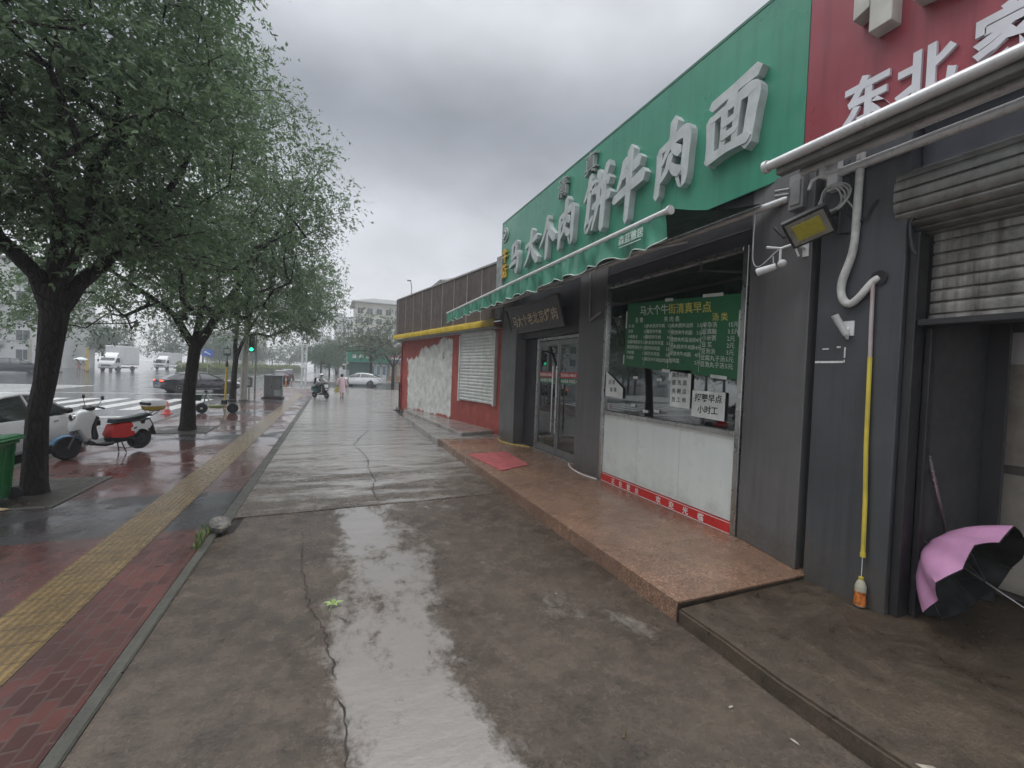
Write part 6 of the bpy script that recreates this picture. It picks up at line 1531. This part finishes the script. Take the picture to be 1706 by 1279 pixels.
MB().lathe([(.045, 1.40), (.06, 1.48), (.05, 1.56), (.015, 1.64)], (-3.98, 20.88, 0), 'z', 10).tube([(-3.98, 20.88, 1.6), (-3.98, 20.9, 2.25)], .018, 6).build("cap", BLKP, t, smooth=True)
MB().box(-4.11, -3.85, 20.86, 20.90, 1.86, 2.16).build("sign_plate", M("dark_sign_frame", (.10, .12, .11), .4), t, bevel=.006)
MB().box(-4.08, -3.88, 20.853, 20.859, 1.96, 2.12).build("sign_face", M("pale_sign_face", (.40, .44, .42), .4), t)
t = thing("traffic_light", "thin grey pole with green lit traffic light over the pavement edge", "traffic light", (-3.04, 21.36, 0))
MB().tube([(-3.04, 21.36, -.02), (-3.02, 21.36, 3.0)], .034, 10).build("pole", GRYP, t, smooth=True)
hb = MB().box(-3.30, -3.08, 21.28, 21.42, 2.06, 2.74).tube([(-3.08, 21.36, 2.4), (-3.02, 21.36, 2.4)], .02, 6)
hs_ = hb.build("signal_head", BLKP, t, bevel=.015)
for i, (z, m_) in enumerate(((2.62, M("dead_lens", (.03, .012, .012), .3)), (2.40, M("dead_lens_amber", (.03, .025, .01), .3)), (2.18, M("green_lit_lens", (.03, .75, .35), .3, emit=2.6)))):
    MB().lathe([(.078, 21.268), (.078, 21.279)], (-3.19, 0, z), 'y', 18).build("lens", m_, hs_)
    MB().add([(-3.19 + .09 * math.cos(R(a)), y_, z + .09 * math.sin(R(a))) for y_ in (21.278, 21.18) for a in range(0, 181, 20)], [(i_, i_ + 1, i_ + 11, i_ + 10) for i_ in range(9)]).build("visor", BLKP, hs_)
t = thing("control_post", "small grey box on a short post left of the electric cabinet", "post", (-3.2, 21.3, 0))
MB().tube([(-3.24, 21.25, -.02), (-3.24, 21.25, .6)], .028, 8).build("post", GRYP, t)
MB().box(-3.36, -3.12, 21.17, 21.32, .58, 1.0).build("box", M("grey_box_paint", (.20, .21, .21), .4, 0, .1), t, bevel=.01)
MB().box(-3.29, -3.19, 21.160, 21.168, .66, .92).build("label_plate", WHITEP, t)
t = thing("electric_cabinet", "grey steel electric cabinet on a concrete plinth at the pavement end", "cabinet", (-2.5, 22.8, 0))
MB().box(-2.92, -2.05, 22.35, 23.05, -.02, .085).build("plinth", KERBM, t, bevel=.01)
CAB = M("cabinet_grey", (.20, .21, .21), .45, .1, .12, 2, streak=.45)
MB().box(-2.84, -2.12, 22.45, 22.98, .086, 1.04).box(-2.87, -2.09, 22.42, 23.01, 1.041, 1.075).build("housing", CAB, t, bevel=.008)
for x0, x1 in ((-2.825, -2.50), (-2.485, -2.135)):
    d_ = MB().box(x0, x1, 22.436, 22.449, .12, 1.0).build("door", CAB, t, bevel=.004); MB().box(x1 - .05, x1 - .03, 22.42, 22.435, .5, .62).build("handle", BLKM, d_)
MB().box(-2.42, -2.16, 22.430, 22.4355, .14, .40).build("notice_plate", M("pale_notice", (.42, .45, .44), .5), t)
t = thing("traffic_cone", "faded pink traffic cone on the road beside the scooter box", "cone", (-4.77, 16.73, -.1))
PK = M("cone_pink", (.60, .11, .10), .4, 0, .1)
MB().lathe([(.10, -.085), (.022, .29), (.018, .30)], (-4.77, 16.73, 0), 'z', 18).build("cone_body", PK, t, smooth=True)
MB().box(-4.90, -4.64, 16.60, 16.86, -.099, -.08).build("base", PK, t, bevel=.006)
MB().lathe([(.072, .05), (.055, .135)], (-4.77, 16.73, 0), 'z', 18).build("band", WHITEP, t)
for i, (x, y) in enumerate(((-3.78, 38.8), (-3.42, 39.2), (-3.05, 39.6))):
    o = thing("bollard", "short orange bollard with white band in the row at the side street corner", "bollard", (x, y, -.1), 0, "orange bollards at the side street corner")
    MB().tube([(x, y, -.1), (x, y, .62)], .05, 10).build("post", M("orange_post", (.50, .17, .04), .45), o, smooth=True)
    MB().lathe([(.053, .30), (.053, .45)], (x, y, 0), 'z', 10).build("band", WHITEP, o)
for x, h_, lb in ((-2.33, 3.95, "left one of two white sign poles at the side street corner, without panel"), (-2.02, 3.85, "right one of two white sign poles at the side street corner, with white panel")):
    o = thing("sign_pole", lb, "pole", (x, 40, 0), 0)
    MB().tube([(x, 40, -.1), (x, 40, h_)], .075, 10).build("pole", M("white_pole_paint", (.55, .56, .56), .4, 0, .08), o, smooth=True)
    if x > -2.2: MB().box(x - .42, x + .08, 39.89, 39.92, 1.35, 1.72).build("panel", WHITEP, o, bevel=.01)
o = thing("notice_pole", "grey pole with box sign right behind the pink raincoat pedestrian", "pole", (1.0, 27, 0))
MB().tube([(.86, 27, -.02), (.86, 27, 1.75)], .035, 8).build("pole", GRYP, o)
MB().box(.55, .92, 26.93, 26.99, 1.42, 1.75).build("sign_box", M("olive_box", (.10, .12, .10), .5), o, bevel=.01)
MB().box(.70, .74, 26.918, 26.929, 1.44, 1.74).box(.54, .68, 26.915, 26.929, 1.68, 1.75).build("sign_stripe", WHITEP, o)
o = thing("road_sign", "blue square road sign with white arrow beyond the hedge", "sign", (-12.3, 55, 0))
MB().tube([(-12.25, 55.03, -.1), (-12.25, 55.03, 2.8)], .04, 8).build("post", GRYP, o)
MB().box(-12.72, -11.78, 54.95, 55.0, 2.15, 2.82).build("plate", M("sign_blue", (.05, .13, .50), .35), o)
MB().prism([(-12.55, 2.62), (-12.35, 2.70), (-12.38, 2.60), (-11.95, 2.36), (-12.0, 2.30), (-12.43, 2.53), (-12.5, 2.46)], 'y', 54.93, 54.949).build("arrow", WHV, o)
for x, y, h_, m_, lb, nm in ((-26.3, 65.5, 2.6, YELPOLE, "yellow post across the crossing beside the two pedestrians with parasol", "post"), (-27.2, 57, 3.1, PALEP, "thick white post across the crossing right behind the near tree trunk", "post"), (-25.6, 58.5, 2.8, PALEP, "thin white post across the crossing left of the parasol", "post")):
    o = thing("street_post", lb, "post", (x, y, -.1)); MB().tube([(x, y, -.1), (x, y, h_)], .16 if "thick" in lb else .11, 10).build("post", m_, o, smooth=True); MB().lathe([(.2, -.1), (.2, .0)], (x, y, 0), 'z', 10).build("foot", KERBM, o)
o = thing("street_lamp", "tall thin street lamp behind the brown parapet", "street lamp", (6.4, 40, 0))
MB().tube([(6.42, 40, -.1), (6.42, 40, 9.0), (6.34, 40, 9.45), (6.25, 40, 9.55)], [.07, .045, .04, .035], 8).build("pole", GRYP, o, smooth=True)
MB().box(6.02, 6.36, 39.92, 40.08, 9.50, 9.59).build("lamp_head", M("lamp_head_grey", (.10, .10, .11), .4), o, bevel=.02)
GB = M("bin_green", (.018, .155, .045), .4, 0, .12, 3, streak=.3)
t = thing("wheeled_bin", "green wheeled rubbish bin at the left edge in front of the near tree trunk", "bin", (-3.39, 6.30, 0))
MB().loft([[(-3.39 + sx * w_, 6.30 + sy * d_, z) for sx, sy in ((-1, -.85), (-.85, -1), (.85, -1), (1, -.85), (1, .85), (.85, 1), (-.85, 1), (-1, .85))] for z, w_, d_ in ((.03, .15, .17), (.06, .155, .175), (.62, .195, .215), (.625, .215, .235), (.655, .215, .235))]).build("bin_body", GB, t, smooth=True)
MB().loft([[(-3.39 + sx * w_, 6.30 + sy * d_, z + .02 * sx) for sx, sy in ((-1, -.9), (-.9, -1), (.9, -1), (1, -.9), (1, .9), (.9, 1), (-.9, 1), (-1, .9))] for z, w_, d_ in ((.66, .235, .24), (.69, .238, .243), (.705, .20, .21))]).tube([(-3.15, 6.12, .685), (-3.12, 6.14, .69), (-3.12, 6.46, .69), (-3.15, 6.48, .685)], .014, 6).build("lid", GB, t, smooth=True)
for y in (6.12, 6.47): MB().lathe([(.03, y - .025), (.07, y - .022), (.07, y + .022), (.03, y + .025)], (-3.20, 0, .07), 'y', 16).build("wheel", RUB, t, smooth=True)
lb_ = MB()
for y in (6.15, 6.3, 6.45): lb_.prism([(-3.235, .06), (-3.225, .06), (-3.185, .60), (-3.20, .60)], 'y', y - .012, y + .012)
lb_.build("ribs", GB, t)

# ------------------------------------------------------------------ far buildings
CREAM = M("cream_render", (.52, .50, .42), .8, 0, .08, .3, streak=.2); WINF = M("window_frame_white", (.55, .56, .55), .5); WING = M("window_dark", (.055, .07, .075), .12); ROOFM = M("grey_roof", (.20, .20, .19), .7, 0, .1, .4); WHR = M("white_render", (.58, .59, .58), .8, 0, .06, .3, streak=.2)
def block(name, label, x0, x1, y0, y1, h, wallm, cols, rows, fh, z_top, hip=0., over=.5, ww=.9, wh=1.0, balc=False):
    t = thing(name, label, "building", ((x0 + x1) / 2, y0, -.1))
    MB().box(x0, x1, y0, y1, -.1, h).build("wall", wallm, t)
    pit = (x1 - x0) / cols
    for i in range(cols):
        for j in range(rows):
            cx = x0 + pit * (i + .5); z = z_top - j * fh
            f = MB().box(cx - ww / 2 - .06, cx + ww / 2 + .06, y0 - .10, y0 - .02, z - .06, z + wh + .06).box(cx - .02, cx + .02, y0 - .13, y0 - .101, z, z + wh).box(cx - ww / 2 - .1, cx + ww / 2 + .1, y0 - .2, y0 - .003, z - .14, z - .065).build("window", WINF, t)
            MB().box(cx - ww / 2, cx + ww / 2, y0 - .12, y0 - .101, z, z + wh).build("pane", WING, f)
            if balc and i % 2 == 0: MB().box(cx - pit * .48, cx + pit * .48, y0 - .75, y0 - .201, z - .55, z + .25).box(cx - pit * .48, cx + pit * .48, y0 - .78, y0 - .751, z + .20, z + .28).build("balcony", WHR, t)
    if hip:
        a, b_, c, d = x0 - over, x1 + over, y0 - over, y1 + over; m_ = (y1 - y0) * .45
        MB().box(a, b_, c, d, h, h + .25).add([(a, c, h + .25), (b_, c, h + .25), (b_, d, h + .25), (a, d, h + .25), (a + m_, (c + d) / 2, h + hip), (b_ - m_, (c + d) / 2, h + hip)], [(0, 1, 5, 4), (1, 2, 5), (2, 3, 4, 5), (3, 0, 4)]).build("roof", ROOFM, t)
    else:
        MB().box(x0 - .15, x1 + .15, y0 - .2, y1 + .15, h, h + .4).box(x0 + 1, x0 + 3.5, y0 + 2, y0 + 5, h + .4, h + 2).build("roof", ROOFM, t)
    return t
block("apartment_block", "cream apartment block with grey hipped roof above the green shop front", 4.75, 22, 110, 122, 16.9, CREAM, 8, 6, 2.35, 14.4, 2.2, .9, 1.25, 1.35)
block("tower_block", "distant pale grey tower block fading in the rain left of the cream block", .3, 10.5, 215, 228, 24, WHR, 6, 9, 2.4, 21.2, 0, .5, 1.0, 1.3)
block("tower_block", "farthest pale tower block low between the trees and the cream block", -9, -1.0, 250, 262, 17, WHR, 5, 6, 2.4, 14.4, 0, .5, 1.0, 1.3)
block("apartment_block", "white apartment block with balconies behind the trees at the left edge", -62, -35.2, 76, 90, 13.6, WHR, 8, 5, 2.5, 10.9, 0, .5, 1.3, 1.3, True)
block("apartment_block", "pale flats far behind the trucks and trees", -34, -20, 150, 162, 10, CREAM, 7, 3, 2.5, 7.4, 1.6, .6, 1.1, 1.2)
block("house", "pale house whose grey hipped gable shows above the brown parapet", 11.9, 30, 50.5, 61, 11.75, WHR, 8, 3, 2.6, 9.6, 2.35, .75, 1.0, 1.2)
t = thing("green_shop", "single storey shop with wide green sign and dark green shutters across the side street", "building", (4, 60, 0))
MB().box(1.8, 6.6, 58.4, 66, -.1, 4.1).build("wall", M("pale_teal_wall", (.20, .26, .25), .6, 0, .1, 1), t)
MB().box(1.7, 6.65, 58.0, 58.39, 2.25, 4.15).build("sign_board", M("far_green_sign", (.02, .19, .12), .45, 0, .08, 1), t)
mb = MB()
for i in range(4): mb.text("惠民超市"[i], (2.25 + i * .82, 57.99, 2.75 + .03 * i), .55, (1, 0, 0), UPV, .01, .02)
mb.build("letter", WHV, t)
MB().box(1.95, 4.3, 58.3, 58.398, 0, 2.2).build("shutter", M("dark_green_shutter", (.03, .075, .06), .5, 0, .1), t)
for x in (4.5, 5.2, 5.9): f = MB().box(x, x + .58, 58.32, 58.398, 0, 2.0).build("door", WINF, t); MB().box(x + .08, x + .5, 58.30, 58.319, .7, 1.85).build("pane", M("blue_door_glass", (.10, .17, .22), .2), f)
t = thing("red_shop", "small shop with red and white sign and orange framed door right of the green shop", "building", (8, 60, 0))
MB().box(6.66, 13, 58.6, 66, -.1, 4.5).build("wall", M("pale_blue_wall", (.30, .36, .40), .6, 0, .1, 1), t)
MB().box(6.9, 9.0, 58.2, 58.59, 2.7, 4.55).build("sign_board", M("far_red_sign", (.40, .05, .07), .45), t)
MB().box(9.02, 12.9, 58.2, 58.59, 2.5, 4.2).build("sign_board", M("far_green_sign", (.02, .19, .12)), t)
mb = MB(); mb.text("烟酒", (7.1, 58.19, 3.25), .85, (1, 0, 0), UPV, .01, .02); mb.box(6.95, 8.95, 58.17, 58.195, 2.72, 3.0); mb.build("letter", WHV, t)
for x, m_ in ((6.8, M("orange_door", (.38, .20, .10), .5)), (7.7, M("orange_door", (.38, .20, .10))), (8.7, WINF)): f = MB().box(x, x + .75, 58.5, 58.598, 0, 2.3).build("door", m_, t); MB().box(x + .12, x + .63, 58.48, 58.499, .6, 2.1).build("pane", M("cream_glass", (.40, .38, .30), .3), f)
MB().box(6.7, 13, 57.6, 58.59, 2.34, 2.44).build("canopy", M("blue_canopy", (.16, .24, .36), .5), t)

# ------------------------------------------------------------------ rain haze
hz = MB().box(-75, 75, -6, 275, -1.2, 29).build("haze", None)
m = bpy.data.materials.new("rain_haze"); m.use_nodes = True; N = m.node_tree.nodes; L = m.node_tree.links
for n_ in list(N):
    if n_.type == 'BSDF_PRINCIPLED': N.remove(n_)
pv = N.new("ShaderNodeVolumePrincipled"); pv.inputs['Color'].default_value = (.80, .83, .86, 1); pv.inputs['Density'].default_value = .0021; pv.inputs['Anisotropy'].default_value = .1
L.new(pv.outputs[0], N['Material Output'].inputs['Volume'])
hz.data.materials.clear(); hz.data.materials.append(m); hz['kind'] = 'stuff'
